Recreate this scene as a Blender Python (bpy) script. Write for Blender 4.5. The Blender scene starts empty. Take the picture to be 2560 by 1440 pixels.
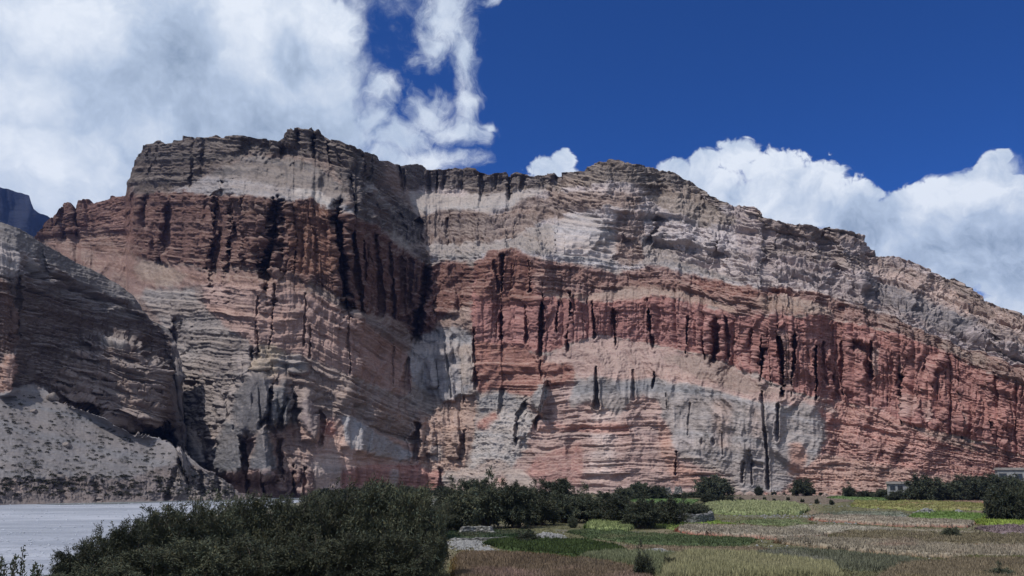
import bpy, math, random
import numpy as np

random.seed(7)
RNG = np.random.default_rng(7)
S = bpy.context.scene
COL = S.collection

# ------------------------------------------------------------------ camera
CAM_Z = 6.0
FPX, CX, CY = 2009.0, 1280.0, 720.0          # focal length and centre in photo pixels
HORIZON = 1190.0
PITCH = math.atan((HORIZON - CY) / FPX)
cam = bpy.data.cameras.new('camera')
cam.sensor_width = 36.0
cam.lens = 36.0 * FPX / 2560.0
cam.clip_start = 0.5
cam.clip_end = 40000.0
cam_o = bpy.data.objects.new('camera', cam)
cam_o.location = (0, 0, CAM_Z)
cam_o.rotation_euler = (math.pi / 2 + PITCH, 0, 0)
COL.objects.link(cam_o)
S.camera = cam_o

# ------------------------------------------------------------------ exposure
S.view_settings.view_transform = 'Standard'
S.view_settings.look = 'None'
S.view_settings.exposure = 0.0
S.view_settings.gamma = 1.0
S.view_settings.use_curve_mapping = False

# ------------------------------------------------------------------ sun
SUN_EL = math.radians(55.0)
SUN_SIDE = math.radians(59.0)               # from straight behind the viewer round to the left
SUN_DIR = (-math.sin(SUN_SIDE) * math.cos(SUN_EL), -math.cos(SUN_SIDE) * math.cos(SUN_EL), math.sin(SUN_EL))
sun = bpy.data.lights.new('sun', 'SUN')
sun.energy = 4.2
sun.angle = math.radians(0.5)
sun.color = (1.0, 0.955, 0.89)
sun_o = bpy.data.objects.new('sun', sun)
sun_o.location = (-200, -80, 400)
from mathutils import Vector
sun_o.rotation_euler = Vector(SUN_DIR).to_track_quat('Z', 'Y').to_euler()
COL.objects.link(sun_o)

# ------------------------------------------------------------------ pixel helpers (photo pixels -> directions / points)
CT, ST = math.cos(PITCH), math.sin(PITCH)
def ray(px, py):
    a = (np.asarray(px, float) - CX) / FPX
    b = (CY - np.asarray(py, float)) / FPX
    return a, CT - b * ST, ST + b * CT
def azel(px, py):
    x, y, z = ray(px, py)
    return np.arctan2(x, y), np.arctan2(z, np.hypot(x, y))
def at(px, py, r):                            # point at horizontal range r
    x, y, z = ray(px, py)
    h = np.hypot(x, y)
    return x / h * r, y / h * r, CAM_Z + z / h * r
def onground(px, py, z=0.0):
    x, y, zz = ray(px, py)
    t = (z - CAM_Z) / zz
    return x * t, y * t

# ------------------------------------------------------------------ node helpers
class NT:
    def __init__(s, tree):
        s.t = tree
    def node(s, typ, **kw):
        n = s.t.nodes.new(typ)
        for k, v in kw.items():
            setattr(n, k, v)
        return n
    def put(s, sock, v):
        if isinstance(v, bpy.types.NodeSocket):
            s.t.links.new(v, sock)
        else:
            sock.default_value = v
    def m(s, op, a, b=0.0, c=0.0, clamp=False):
        n = s.node('ShaderNodeMath', operation=op)
        n.use_clamp = clamp
        s.put(n.inputs[0], a); s.put(n.inputs[1], b)
        if op in ('MULTIPLY_ADD', 'SMOOTH_MAX', 'SMOOTH_MIN'):
            s.put(n.inputs[2], c)
        return n.outputs[0]
    def mr(s, v, a, b, c=0.0, d=1.0, smooth=False):
        n = s.node('ShaderNodeMapRange')
        n.interpolation_type = 'SMOOTHSTEP' if smooth else 'LINEAR'
        for i, x in enumerate((v, a, b, c, d)):
            s.put(n.inputs[i], x)
        return n.outputs[0]
    def vm(s, op, a, b=None):
        n = s.node('ShaderNodeVectorMath', operation=op)
        s.put(n.inputs[0], a)
        if b is not None:
            s.put(n.inputs[1], b)
        return n.outputs['Value'] if op in ('LENGTH', 'DOT_PRODUCT') else n.outputs['Vector']
    def scale(s, a, f):
        n = s.node('ShaderNodeVectorMath', operation='SCALE')
        s.put(n.inputs[0], a); s.put(n.inputs['Scale'], f)
        return n.outputs['Vector']
    def noise(s, vec, scale, detail=4.0, rough=0.55, dist=0.0, color=False):
        n = s.node('ShaderNodeTexNoise')
        s.put(n.inputs['Vector'], vec)
        n.inputs['Scale'].default_value = scale
        n.inputs['Detail'].default_value = detail
        n.inputs['Roughness'].default_value = rough
        n.inputs['Distortion'].default_value = dist
        return n.outputs['Color' if color else 'Fac']
    def mix(s, f, a, b, mode='MIX'):
        n = s.node('ShaderNodeMix', data_type='RGBA', blend_type=mode)
        s.put(n.inputs[0], f); s.put(n.inputs[6], a); s.put(n.inputs[7], b)
        return n.outputs[2]

def lin(c):
    c = np.asarray(c, float) / 255.0
    return np.where(c <= 0.04045, c / 12.92, ((c + 0.055) / 1.055) ** 2.4)

# ------------------------------------------------------------------ world: physical sky and clouds by direction
W = bpy.data.worlds.new('World')
S.world = W
W.use_nodes = True
W.node_tree.nodes.clear()
w = NT(W.node_tree)
SKYSTR = 0.10
sky = w.node('ShaderNodeTexSky', sky_type='NISHITA')
sky.sun_disc = False
sky.sun_elevation = SUN_EL
sky.sun_rotation = math.atan2(SUN_DIR[0], SUN_DIR[1])
sky.altitude = 4000.0
sky.air_density = 0.8
sky.dust_density = 0.1
sky.ozone_density = 3.0
tc = w.node('ShaderNodeTexCoord')
sep = w.node('ShaderNodeSeparateXYZ')
w.put(sep.inputs[0], tc.outputs['Generated'])
az_s = w.m('ARCTAN2', sep.outputs[0], sep.outputs[1])
el_s = w.m('ARCSINE', sep.outputs[2])
cmb = w.node('ShaderNodeCombineXYZ')
w.put(cmb.inputs[0], az_s); w.put(cmb.inputs[1], el_s)
P0 = cmb.outputs[0]
# gentle domain warp makes the cloud edges billow
wn = w.noise(P0, 7.0, 4.0, 0.6, color=True)
warp = w.scale(w.vm('SUBTRACT', wn, (0.5, 0.5, 0.5)), 0.11)
PW = w.vm('ADD', P0, warp)
def blobs(lst, vec):
    acc = None
    for (px, py, rx, ry) in lst:
        u, v = azel(px, py)
        d = w.vm('SUBTRACT', vec, (float(u), float(v), 0.0))
        d = w.vm('MULTIPLY', d, (FPX / rx, FPX / ry, 0.0))
        f = w.m('SUBTRACT', 1.0, w.vm('LENGTH', d))
        acc = f if acc is None else w.m('SMOOTH_MAX', acc, f, 0.12)
    return acc
BANK = [(300, 60, 620, 330), (640, 150, 330, 260), (150, 420, 430, 150), (800, 60, 165, 130), (560, 330, 400, 150),
        (790, 250, 150, 160), (-500, 200, 700, 400), (-300, -500, 1300, 520), (300, -350, 600, 300)]
WISP = [(1120, 60, 95, 120), (1160, 140, 60, 80), (1085, 110, 80, 60), (960, 215, 60, 60), (1060, 260, 80, 60), (860, 240, 70, 90), (1140, 300, 90, 50),
        (1010, 340, 110, 70), (1090, 385, 140, 52), (890, 320, 120, 70), (940, 390, 120, 50),
        (1040, 400, 160, 50), (1120, 20, 90, 60), (2490, 400, 60, 40), (880, 330, 90, 50), (1150, 230, 40, 50), (1235, 25, 60, 26), (1212, 275, 30, 14), (940, 290, 70, 60)]
CUMU = [(1360, 420, 50, 40), (1405, 400, 42, 36), (1385, 440, 80, 30), (1840, 388, 76, 56), (1766, 405, 58, 45), (1690, 430, 58, 44),
        (1760, 470, 150, 80), (1935, 425, 105, 60), (2010, 470, 130, 70), (1900, 520, 270, 110), (2120, 520, 120, 75),
        (2220, 560, 180, 90), (2250, 500, 60, 30), (2390, 500, 190, 75), (2500, 470, 110, 40), (2560, 590, 240, 150), (2478, 402, 34, 26), (2508, 392, 28, 22), (2460, 418, 24, 18),
        (2330, 640, 330, 130), (2800, 480, 240, 120), (2900, 600, 500, 260)]
GREY = [(560, 300, 520, 150), (330, 330, 260, 120), (2480, 660, 260, 110), (2140, 600, 140, 60), (760, 130, 150, 60), (430, 150, 140, 130)]
LITE = [(640, 60, 130, 110), (820, 60, 110, 90), (60, 230, 120, 80), (380, 345, 90, 45), (150, 380, 200, 70), (1900, 410, 150, 50),
        (2120, 500, 70, 34), (2400, 490, 130, 34), (1100, 390, 90, 40), (200, 70, 160, 90)]
n_big = w.noise(P0, 9.0, 8.0, 0.58, 0.2)
n_fin = w.noise(PW, 26.0, 8.0, 0.62, 0.2)
nb3 = w.noise(PW, 17.0, 5.0, 0.55)
fb = w.m('ADD', w.m('MULTIPLY', n_big, 0.62), w.m('MULTIPLY', n_fin, 0.38))     # ~0.5 mean
fbc = w.m('SUBTRACT', fb, 0.5)
bank = blobs(BANK, PW)
a_bank = w.mr(w.m('ADD', bank, w.m('MULTIPLY', fbc, 1.1)), -0.04, 0.34, 0.0, 1.0, True)
wisp = blobs(WISP, PW)
nb1 = w.noise(PW, 55.0, 7.0, 0.65, 0.4)
a_wisp = w.mr(w.m('ADD', wisp, w.m('ADD', w.m('MULTIPLY', fbc, 2.0), w.m('MULTIPLY', w.m('SUBTRACT', nb1, 0.5), 1.1))), -0.10, 0.90, 0.0, 0.97, True)
cumu = blobs(CUMU, P0)
nb2 = w.noise(PW, 42.0, 6.0, 0.6)
cf = w.m('ADD', w.m('ADD', w.m('MULTIPLY', w.m('SUBTRACT', nb2, 0.5), 0.35), w.m('MULTIPLY', fbc, 0.9)), w.m('ADD', w.m('MULTIPLY', w.m('SUBTRACT', w.m('ABSOLUTE', w.m('SUBTRACT', nb3, 0.5)), 0.09), 1.5), w.m('MULTIPLY', w.m('SUBTRACT', w.m('ABSOLUTE', w.m('SUBTRACT', nb2, 0.5)), 0.09), 0.9)))
a_cumu = w.mr(w.m('ADD', cumu, cf), 0.0, 0.24, 0.0, 1.0, True)
a_cumu = w.m('MULTIPLY', a_cumu, w.mr(cumu, -0.2, -0.08))
alpha = w.m('MAXIMUM', w.m('MAXIMUM', a_bank, a_wisp), a_cumu)
# unseen clouds overhead and behind the viewer, added to brighten and neutralise ambient light
gen = w.noise(tc.outputs['Generated'], 2.2, 7.0, 0.55)
far_m = w.m('MAXIMUM', w.mr(el_s, 0.62, 0.85), w.mr(w.m('ABSOLUTE', az_s), 0.95, 1.25))
a_gen = w.m('MULTIPLY', w.mr(gen, 0.36, 0.52, 0.0, 0.95, True), far_m)
alpha = w.m('MAXIMUM', alpha, a_gen)
# cloud brightness, with self-shadow painted in from noise offset toward the sun
off = w.noise(w.vm('ADD', PW, (-0.012, 0.016, 0.0)), 26.0, 8.0, 0.62, 0.2)
cloud_shade = w.m('SUBTRACT', n_fin, off)
offb = w.noise(w.vm('ADD', P0, (-0.03, 0.035, 0.0)), 9.0, 6.0, 0.55, 0.2)
cloud_shade_b = w.m('SUBTRACT', n_big, offb)
grey = w.mr(w.m('ADD', blobs(GREY, PW), w.m('MULTIPLY', fbc, 0.8)), -0.25, 0.7, 0.0, 1.0, True)
lite = w.mr(w.m('ADD', blobs(LITE, PW), w.m('MULTIPLY', fbc, 0.8)), -0.25, 0.6, 0.0, 1.0, True)
bri = w.m('ADD', 0.745, w.m('MULTIPLY', cloud_shade, w.m('MULTIPLY_ADD', a_cumu, 0.45, 0.25)))
bri = w.m('ADD', bri, w.m('MULTIPLY', cloud_shade_b, 0.55))
bri = w.m('ADD', bri, w.m('MULTIPLY', w.m('SUBTRACT', w.m('ABSOLUTE', w.m('SUBTRACT', nb3, 0.5)), 0.09), 0.55))
bri = w.m('ADD', bri, w.m('MULTIPLY', w.m('SUBTRACT', w.m('ABSOLUTE', w.m('SUBTRACT', nb2, 0.5)), 0.09), 0.35))
bri = w.m('SUBTRACT', bri, w.m('MULTIPLY', grey, 0.30))
bri = w.m('ADD', bri, w.m('MULTIPLY', lite, 0.22))
bri = w.m('MINIMUM', w.m('MAXIMUM', bri, 0.22), 0.98)
ramp = w.node('ShaderNodeValToRGB')
w.put(ramp.inputs[0], bri)
ramp.color_ramp.elements[0].position = 0.2
ramp.color_ramp.elements[0].color = (0.26, 0.34, 0.46, 1)
ramp.color_ramp.elements[1].position = 0.95
ramp.color_ramp.elements[1].color = (0.84, 0.90, 0.98, 1)
e = ramp.color_ramp.elements.new(0.55)
e.color = (0.50, 0.60, 0.75, 1)
cloud_rgb = w.scale(ramp.outputs[0], 1.0 / SKYSTR)
sky_rgb = w.vm('MULTIPLY', sky.outputs[0], (0.23, 0.645, 1.29))
mixc = w.mix(alpha, sky_rgb, cloud_rgb)
bg = w.node('ShaderNodeBackground')
w.put(bg.inputs[0], mixc)
bg.inputs[1].default_value = SKYSTR
wo = w.node('ShaderNodeOutputWorld')
w.put(wo.inputs[0], bg.outputs[0])

# ------------------------------------------------------------------ numpy noise
def _hash(ix, iy, iz, seed):
    h = (ix.astype(np.uint32) * np.uint32(374761393) + iy.astype(np.uint32) * np.uint32(668265263)
         + iz.astype(np.uint32) * np.uint32(2147483647 % 4294967291) + np.uint32(seed * 974711 + 13))
    h = (h ^ (h >> np.uint32(13))) * np.uint32(1274126177)
    h = h ^ (h >> np.uint32(16))
    h = h * np.uint32(2246822519)
    return h ^ (h >> np.uint32(15))
def pn2(x, y, seed=0):                        # gradient noise, about -1..1
    x = np.asarray(x, np.float64); y = np.asarray(y, np.float64)
    x, y = np.broadcast_arrays(x, y)
    xi = np.floor(x); yi = np.floor(y)
    fx = (x - xi).astype(np.float32); fy = (y - yi).astype(np.float32)
    xi = xi.astype(np.int64); yi = yi.astype(np.int64)
    u = fx * fx * fx * (fx * (fx * 6 - 15) + 10); v = fy * fy * fy * (fy * (fy * 6 - 15) + 10)
    z = np.zeros_like(xi)
    def g(dx, dy):
        a = (_hash(xi + dx, yi + dy, z, seed) & np.uint32(1023)).astype(np.float32) * np.float32(2 * math.pi / 1024)
        return np.cos(a) * (fx - dx) + np.sin(a) * (fy - dy)
    a = g(0, 0) * (1 - u) + g(1, 0) * u
    b = g(0, 1) * (1 - u) + g(1, 1) * u
    return (a * (1 - v) + b * v) * 1.5
def fbm2(x, y, octs=4, seed=0, gain=0.5, ridged=False):
    t = 0.0; amp = 1.0; tot = 0.0
    for o in range(octs):
        n = pn2(x, y, seed + o * 17)
        if ridged:
            n = 1 - 2 * np.abs(n)
        t = t + n * amp; tot += amp
        x = x * 2.03 + 11.3; y = y * 2.03 + 5.7; amp *= gain
    return t / tot
def cells1(x, seed=0):                        # 1-D cellular: (distance to nearest joint, id) with uneven widths
    xi = np.floor(x).astype(np.int64)
    best = np.full(x.shape, 9.0); 
    z = np.zeros_like(xi)
    ids = np.zeros_like(xi)
    for d in (-1, 0, 1):
        j = (_hash(xi + d, z, z, seed) & np.uint32(1023)).astype(float) / 1024
        p = xi + d + 0.15 + 0.7 * j
        dd = np.abs(x - p)
        m = dd < best
        best = np.where(m, dd, best); ids = np.where(m, xi + d, ids)
    return best, ids
def rnd_id(i, seed=0):
    z = np.zeros_like(i)
    return (_hash(i, z, z, seed) & np.uint32(4095)).astype(float) / 4096
def sstep(a, b, x):
    t = np.clip((x - a) / (b - a), 0, 1)
    return t * t * (3 - 2 * t)
def poly_mask(poly, X, Y):
    m = np.zeros(X.shape, bool)
    n = len(poly)
    xs = [p[0] for p in poly]; ys = [p[1] for p in poly]
    bb = (X >= min(xs)) & (X <= max(xs)) & (Y >= min(ys)) & (Y <= max(ys))
    ii = np.nonzero(bb)
    x = X[ii]; y = Y[ii]
    r = np.zeros(x.shape, bool)
    for i in range(n):
        x1, y1 = poly[i]; x2, y2 = poly[(i + 1) % n]
        if y1 == y2:
            continue
        c = ((y1 > y) != (y2 > y)) & (x < (x2 - x1) * (y - y1) / (y2 - y1) + x1)
        r ^= c
    m[ii] = r
    return m
def box(a, r, axis):
    if r < 1:
        return a
    r = int(r)
    pad = [(0, 0), (0, 0)]; pad[axis] = (r + 1, r)
    c = np.cumsum(np.pad(a, pad, mode='edge'), axis=axis)
    n = a.shape[axis]
    if axis == 0:
        return (c[2 * r + 1:2 * r + 1 + n] - c[:n]) / (2 * r + 1)
    return (c[:, 2 * r + 1:2 * r + 1 + n] - c[:, :n]) / (2 * r + 1)
def blur(a, rx, ry):
    for _ in range(2):
        a = box(a, rx, 1); a = box(a, ry, 0)
    return a
def line(pts):
    xs = [p[0] for p in pts]; ys = [p[1] for p in pts]
    return lambda x: np.interp(x, xs, ys)

# ------------------------------------------------------------------ mesh helpers
def make_mesh(name, V, F, smooth=True, col=None, alpha=None):
    me = bpy.data.meshes.new(name)
    V = np.ascontiguousarray(V, np.float32)
    F = np.ascontiguousarray(F, np.int32)
    k = F.shape[1]
    me.vertices.add(len(V)); me.vertices.foreach_set('co', V.ravel())
    me.loops.add(F.size); me.loops.foreach_set('vertex_index', F.ravel())
    me.polygons.add(len(F))
    me.polygons.foreach_set('loop_start', np.arange(0, F.size, k, dtype=np.int32))
    me.polygons.foreach_set('loop_total', np.full(len(F), k, np.int32))
    me.polygons.foreach_set('use_smooth', np.full(len(F), smooth, bool))
    if col is not None:
        at_ = me.color_attributes.new('Col', 'FLOAT_COLOR', 'POINT')
        c4 = np.ones((len(V), 4), np.float32); c4[:, :3] = col
        if alpha is not None: c4[:, 3] = alpha
        at_.data.foreach_set('color', c4.ravel())
    me.update(); me.validate()
    return me
def link(name, me, mat, parent=None, loc=(0, 0, 0)):
    o = bpy.data.objects.new(name, me)
    if me is not None and mat is not None and not me.materials:
        me.materials.append(mat)
    COL.objects.link(o)
    o.location = loc
    if parent is not None:
        o.parent = parent
    return o
def tag(o, label=None, cat=None, group=None, kind=None):
    if label: o['label'] = label
    if cat: o['category'] = cat
    if group: o['group'] = group
    if kind: o['kind'] = kind
    return o
def grid_faces(nr, nc):
    i = np.arange(nr - 1)[:, None] * nc + np.arange(nc - 1)[None, :]
    i = i.ravel()
    return np.stack([i, i + 1, i + nc + 1, i + nc], 1)

def rock_mat(name, scale=1.0, bump=0.6, var=0.35):
    m = bpy.data.materials.new(name)
    m.use_nodes = True
    t = NT(m.node_tree)
    b = m.node_tree.nodes['Principled BSDF']
    a = t.node('ShaderNodeAttribute'); a.attribute_name = 'Col'
    c = t.node('ShaderNodeTexCoord').outputs['Object']
    n1 = t.noise(c, 0.9 * scale, 8.0, 0.62)
    n2 = t.noise(t.vm('MULTIPLY', c, (0.35, 0.35, 2.6)), 1.0 * scale, 5.0, 0.6)
    n3 = t.noise(c, 0.12 * scale, 4.0, 0.5)
    f = t.m('ADD', t.m('MULTIPLY', t.m('SUBTRACT', n1, 0.5), 1.6 * var), t.m('MULTIPLY', t.m('SUBTRACT', n2, 0.5), 2.2 * var))
    f = t.m('ADD', t.m('ADD', f, t.m('MULTIPLY', t.m('SUBTRACT', n3, 0.5), 0.8 * var)), 1.0)
    col = t.scale(a.outputs['Color'], f)
    t.put(b.inputs['Base Color'], col)
    b.inputs['Roughness'].default_value = 0.95
    b.inputs['Specular IOR Level'].default_value = 0.1
    bp = t.node('ShaderNodeBump')
    t.put(bp.inputs['Strength'], t.m('MULTIPLY', a.outputs['Alpha'], bump))
    bp.inputs['Distance'].default_value = 0.6 / scale
    t.put(bp.inputs['Height'], t.m('ADD', t.m('MULTIPLY', n1, 1.0), t.m('MULTIPLY', n2, 0.7)))
    t.put(b.inputs['Normal'], bp.outputs[0])
    return m

# ------------------------------------------------------------------ terrain sheets
SAT = 0.78
WARM = np.array([1.02, 0.975, 0.985])
KC = 1.42         # photo colour (linear) -> rock colour for a typically lit face
def terrain(cols, foot, skyl, r0, ny, regions, gullies, seed, strata, mpp, zfoot, base, extra=None, jag=2.0, back=120.0, spires=(), jagfade=16.0):
    px1 = np.asarray(cols, float); nx = len(px1)
    t = np.linspace(0, 1, ny)[:, None]
    sk = skyl(px1) + jag * (fbm2(px1 / 17.0, px1 * 0 + 3.3, 4, seed + 5))
    ft = foot(px1)
    PX = np.repeat(px1[None, :], ny, 0)
    PY = ft[None, :] + (sk - ft)[None, :] * t
    dx = float(np.median(np.diff(px1))); dy = max(0.6, float(np.median(np.abs(PY[-1] - PY[0]))) / ny)
    wx = fbm2(PX / 46, PY / 46, 3, seed + 1) * 9 + fbm2(PX / 9, PY / 9, 2, seed + 11) * 3
    wy = fbm2(PX / 46, PY / 40, 3, seed + 2) * 8 + fbm2(PX / 9, PY / 9, 2, seed + 12) * 3
    A = {k: np.full(PX.shape, float(v)) for k, v in base.items() if k not in ('col', 'dust_sunlit_col')}
    C = [np.full(PX.shape, float(base['col'][k])) for k in range(3)]
    push = np.zeros(PX.shape)
    rag = 0.75 * fbm2(PX / 70, PY / 9, 4, seed + 15, 0.6) + 0.5 * fbm2(PX / 9, PY / 60, 3, seed + 16, 0.6) + 0.45 * fbm2(PX / 30, PY / 24, 4, seed + 18)
    for poly, d in regions:
        m = poly_mask(poly, PX + wx, PY + wy).astype(float)
        cb = d.get('cblur', 2.0)
        rb = d.get('ragged', 10.0)
        mc = sstep(0.30, 0.70, blur(m, rb / dx, rb / dy) + rag * 0.5)
        mc = blur(mc, cb / dx, cb / dy)
        if 'col' in d:
            op = d.get('op', 1.0)
            for k in range(3):
                C[k] += (d['col'][k] - C[k]) * mc * op
        b = d.get('blur', 9.0)
        mb = blur(m, b / dx, b * 0.6 / dy)
        for k in A:
            if k in d:
                A[k] += (d[k] - A[k]) * (mc if k in ('cstrat', 'vst') else mb)
        if 'push' in d:
            pb = d.get('pblur', 12.0)
            push += d['push'] * blur(m, pb / dx, pb / dy)
    # integrate the slope upward along each column
    hx, hy, hz = ray(PX, PY)
    hh = np.hypot(hx, hy)
    T = hz / hh; ux = hx / hh; uy = hy / hh
    sl = blur(A['slope'], 14.0 / dx, 3.0 / dy)
    sl = 60 + (sl - 60) * 1.28
    ta = np.tan(np.radians(np.clip(sl, 30, 88)))
    R = np.zeros(PX.shape)
    R[0] = r0(px1)
    for j in range(1, ny):
        zr = R[j - 1] * T[j - 1]
        R[j] = np.maximum((zr - R[j - 1] * ta[j]) / np.minimum(T[j] - ta[j], -0.05), R[j - 1] - 0.2)
    R = blur(R, 12.0 / dx, 2.0 / dy)
    Rw = blur(R, 110.0 / dx, 2.0 / dy)
    R = Rw + (R - Rw) * 0.42
    R += push
    if extra is not None:
        R += extra(PX, PY)
    # joints and gullies cut back into the face
    gx = fbm2(PX / 30, PY / 110, 4, seed + 3) * 5
    gw = fbm2(PX / 40, PY / 26, 3, seed + 8)
    GD = np.zeros(PX.shape)
    gr = fbm2(PX / 9, PY / 9, 3, seed + 9) * 0.3
    for (pts, wdt, dep) in gullies:
        best = np.full(PX.shape, 1e9)
        xs = [p[0] for p in pts]; ys = [p[1] for p in pts]
        lo, hi = min(xs) - 4 * wdt, max(xs) + 4 * wdt
        c0, c1 = np.searchsorted(px1, [lo, hi])
        if c1 - c0 < 2:
            continue
        X = PX[:, c0:c1] + gx[:, c0:c1]; Y = PY[:, c0:c1]
        bb = best[:, c0:c1]
        for (x1, y1), (x2, y2) in zip(pts[:-1], pts[1:]):
            vx, vy = x2 - x1, y2 - y1
            tt = np.clip(((X - x1) * vx + (Y - y1) * vy) / (vx * vx + vy * vy), 0, 1)
            bb = np.minimum(bb, np.hypot(X - x1 - tt * vx, (Y - y1 - tt * vy) * 0.45))
        q = bb / (wdt * (1.0 + 0.75 * gw[:, c0:c1])) + gr[:, c0:c1]
        GD[:, c0:c1] = np.maximum(GD[:, c0:c1], np.clip(1.15 - q, 0, 1) * min(1.0, dep / 6.0))
        R[:, c0:c1] += dep * np.clip(1 - q, 0, 1) ** 0.75 * 1.25 - 0.22 * dep * np.exp(-((q - 1.35) / 0.4) ** 2)
    # free-standing fins and spires: rounded cones leaning out of the face
    sp = np.zeros(PX.shape)
    for (tx, ty, bx, by, hw, pr) in spires:
        s_ = np.clip((PY - ty) / (by - ty), 0, 1)
        cxx = tx + (bx - tx) * s_ + gx * 0.5
        wv = hw * np.maximum(s_, 1e-3) ** 0.62 * (1 + 0.35 * gw)
        q = np.abs(PX - cxx) / wv
        d_ = pr * s_ ** 0.55 * np.sqrt(np.clip(1 - q * q, 0, 1)) * (PY > ty) * (1 - sstep(0, 10, PY - by))
        sp = np.maximum(sp, d_)
    R -= sp
    # strata coordinate in metres, along-cliff coordinate in metres
    sc = strata(PX, PY) * mpp + fbm2(PX / 160, PY / 160, 3, seed + 4) * 1.6
    xc = PX * mpp + fbm2(PX / 60, PY / 90, 3, seed + 6) * 2.2
    xf = PX * mpp + fbm2(PX / 70, PY / 330, 3, seed + 7) * 2.6 + fbm2(PX / 12, PY / 30, 2, seed + 10) * 0.25
    H = np.zeros(PX.shape)
    # pillars
    for (wd, am, sd) in ((1.0, 1.0, 21), (0.37, 0.40, 22), (0.16, 0.14, 23)):
        d, ids = cells1(xf / (6.0 * wd), seed + sd)
        dd = np.clip(d * 2.3, 0, 1)
        pil = np.sqrt(1 - (1 - dd) ** 2) * (0.55 + 0.75 * rnd_id(ids, seed + sd + 3))
        fade = 0.6 + 0.8 * pn2(xf / (12 * wd + 3), sc / 30, seed + sd + 7)
        H += A['flute'] * 2.9 * am * (pil - 0.6) * np.clip(fade, 0.05, 1)
    # beds: hard and soft layers
    lat = fbm2(xc / 24, sc / 5, 4, seed + 31) * 2.4
    bed = np.zeros(PX.shape)
    for (fr, am, sd) in ((0.085, 2.4, 40), (0.22, 1.1, 41), (0.55, 0.75, 42), (1.15, 0.62, 43), (2.3, 0.30, 44)):
        q = pn2(sc * fr + lat * 0.25, xc * 0.006 * (1 + fr), seed + sd)
        bed += am * np.tanh(q * 7.0) * (0.75 + 0.5 * pn2(xc / (9 / fr ** 0.5), sc * fr, seed + sd + 9))
    brk = np.clip(0.75 + 1.1 * fbm2(xc / 9, sc / 2.6, 3, seed + 35), 0.3, 1.6)
    H += A['strat'] * bed * brk * 1.35
    # weathering
    rg = fbm2(xc / 5.0, sc / 5.0, 6, seed + 51, 0.55) * 1.2
    pits = np.minimum(0, fbm2(xc / 2.2, sc / 1.6, 3, seed + 57) + 0.15) * 1.8
    kb = np.abs(fbm2(xc / 3.4 + 0.4 * rg, sc / 2.2, 4, seed + 53, 0.6)) * 2.6 - 0.5
    kb2 = np.abs(fbm2(xc / 1.3, sc / 0.9, 3, seed + 55, 0.6)) * 1.1 - 0.25
    H += A['rough'] * (rg + pits + kb * 0.9 + kb2 * 0.8)
    # rills on the debris slopes
    ril = fbm2(xc / 3.2 + fbm2(xc / 9, sc / 9, 2, seed + 61) * 1.3, sc / 17, 4, seed + 62, 0.55, True)
    H += A['rill'] * ril
    H *= 1 - 0.75 * GD
    # positions
    def pos(Rm):
        return np.stack([ux * Rm, uy * Rm, CAM_Z + T * Rm], -1)
    P = pos(blur(R, 6.0 / dx, 5.0 / dy))
    du = np.gradient(P, axis=1); dv = np.gradient(P, axis=0)
    N = np.cross(du, dv)
    N /= np.linalg.norm(N, axis=-1, keepdims=True) + 1e-9
    N[N[..., 1] > 0] *= -1
    N[..., 2] *= 0.45
    N /= np.linalg.norm(N, axis=-1, keepdims=True) + 1e-9
    P = pos(R)
    edge = np.clip(t * 40, 0, 1) / (1 + (np.abs(np.gradient(sk, px1)) / jagfade) ** 2)
    P = P + N * (H * edge)[..., None]
    P[0, :, 2] = zfoot
    # colours: beds of different stone, wash streaks, blotches
    cn = np.zeros(PX.shape)
    for (fr, am, sd) in ((0.16, 1.0, 71), (0.5, 0.8, 72), (1.3, 0.6, 73)):
        cn += am * pn2(sc * fr + lat * 0.3, xc * 0.004, seed + sd)
    hue = pn2(sc * 0.3 + 40 + lat * 0.3, xc * 0.006, seed + 77)
    stx = fbm2(xc / 2.0 + fbm2(xc / 8, sc / 20, 2, seed + 83), sc / 26, 4, seed + 81)
    blo = fbm2(xc / 16, sc / 9, 5, seed + 85)
    val = 1 + A['cstrat'] * cn * 0.42 * brk + A['vst'] * stx * 0.6 + 0.2 * blo
    val = np.clip(val, 0.35, 2.0)
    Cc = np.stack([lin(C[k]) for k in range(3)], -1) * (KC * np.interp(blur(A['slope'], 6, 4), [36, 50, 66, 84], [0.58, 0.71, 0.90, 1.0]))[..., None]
    lum = Cc @ np.array([0.25, 0.6, 0.15])
    Cc = lum[..., None] + (Cc - lum[..., None]) * SAT
    Cc = Cc * WARM * val[..., None]
    Cc[..., 0] *= 1 + 0.06 * hue
    Cc[..., 2] *= 1 - 0.05 * hue
    # dusty ledges and flat spots, paled further to paint in sunlit ledge tops
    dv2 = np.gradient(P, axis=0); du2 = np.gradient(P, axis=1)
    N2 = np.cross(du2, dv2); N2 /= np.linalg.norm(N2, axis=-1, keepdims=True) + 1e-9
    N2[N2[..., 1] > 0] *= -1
    dust_sunlit = sstep(0.45, 0.85, N2[..., 2]) * A['dust_sunlit']
    dc = lin(np.array(base['dust_sunlit_col'])) * KC
    Cc = Cc * (1 - dust_sunlit[..., None] * 0.55) + (0.35 * Cc + 0.65 * dc) * dust_sunlit[..., None] * 0.55
    # back of the mountain: crest runs back and then falls away
    rows = []
    top = P[-1]
    for (dr, dz) in ((1.5, -0.15), (5, -1.0), (14, -3.5), (back * 0.4, -back * 0.16), (back, -back * 0.6), (back * 2.2, -9999)):
        q = top.copy()
        q[:, 0] += ux[-1] * dr; q[:, 1] += uy[-1] * dr
        q[:, 2] = np.maximum(q[:, 2] + dz, -2.0) if dz > -9000 else -3.0
        rows.append(q)
    Pall = np.concatenate([P, np.stack(rows, 0)], 0)
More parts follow.
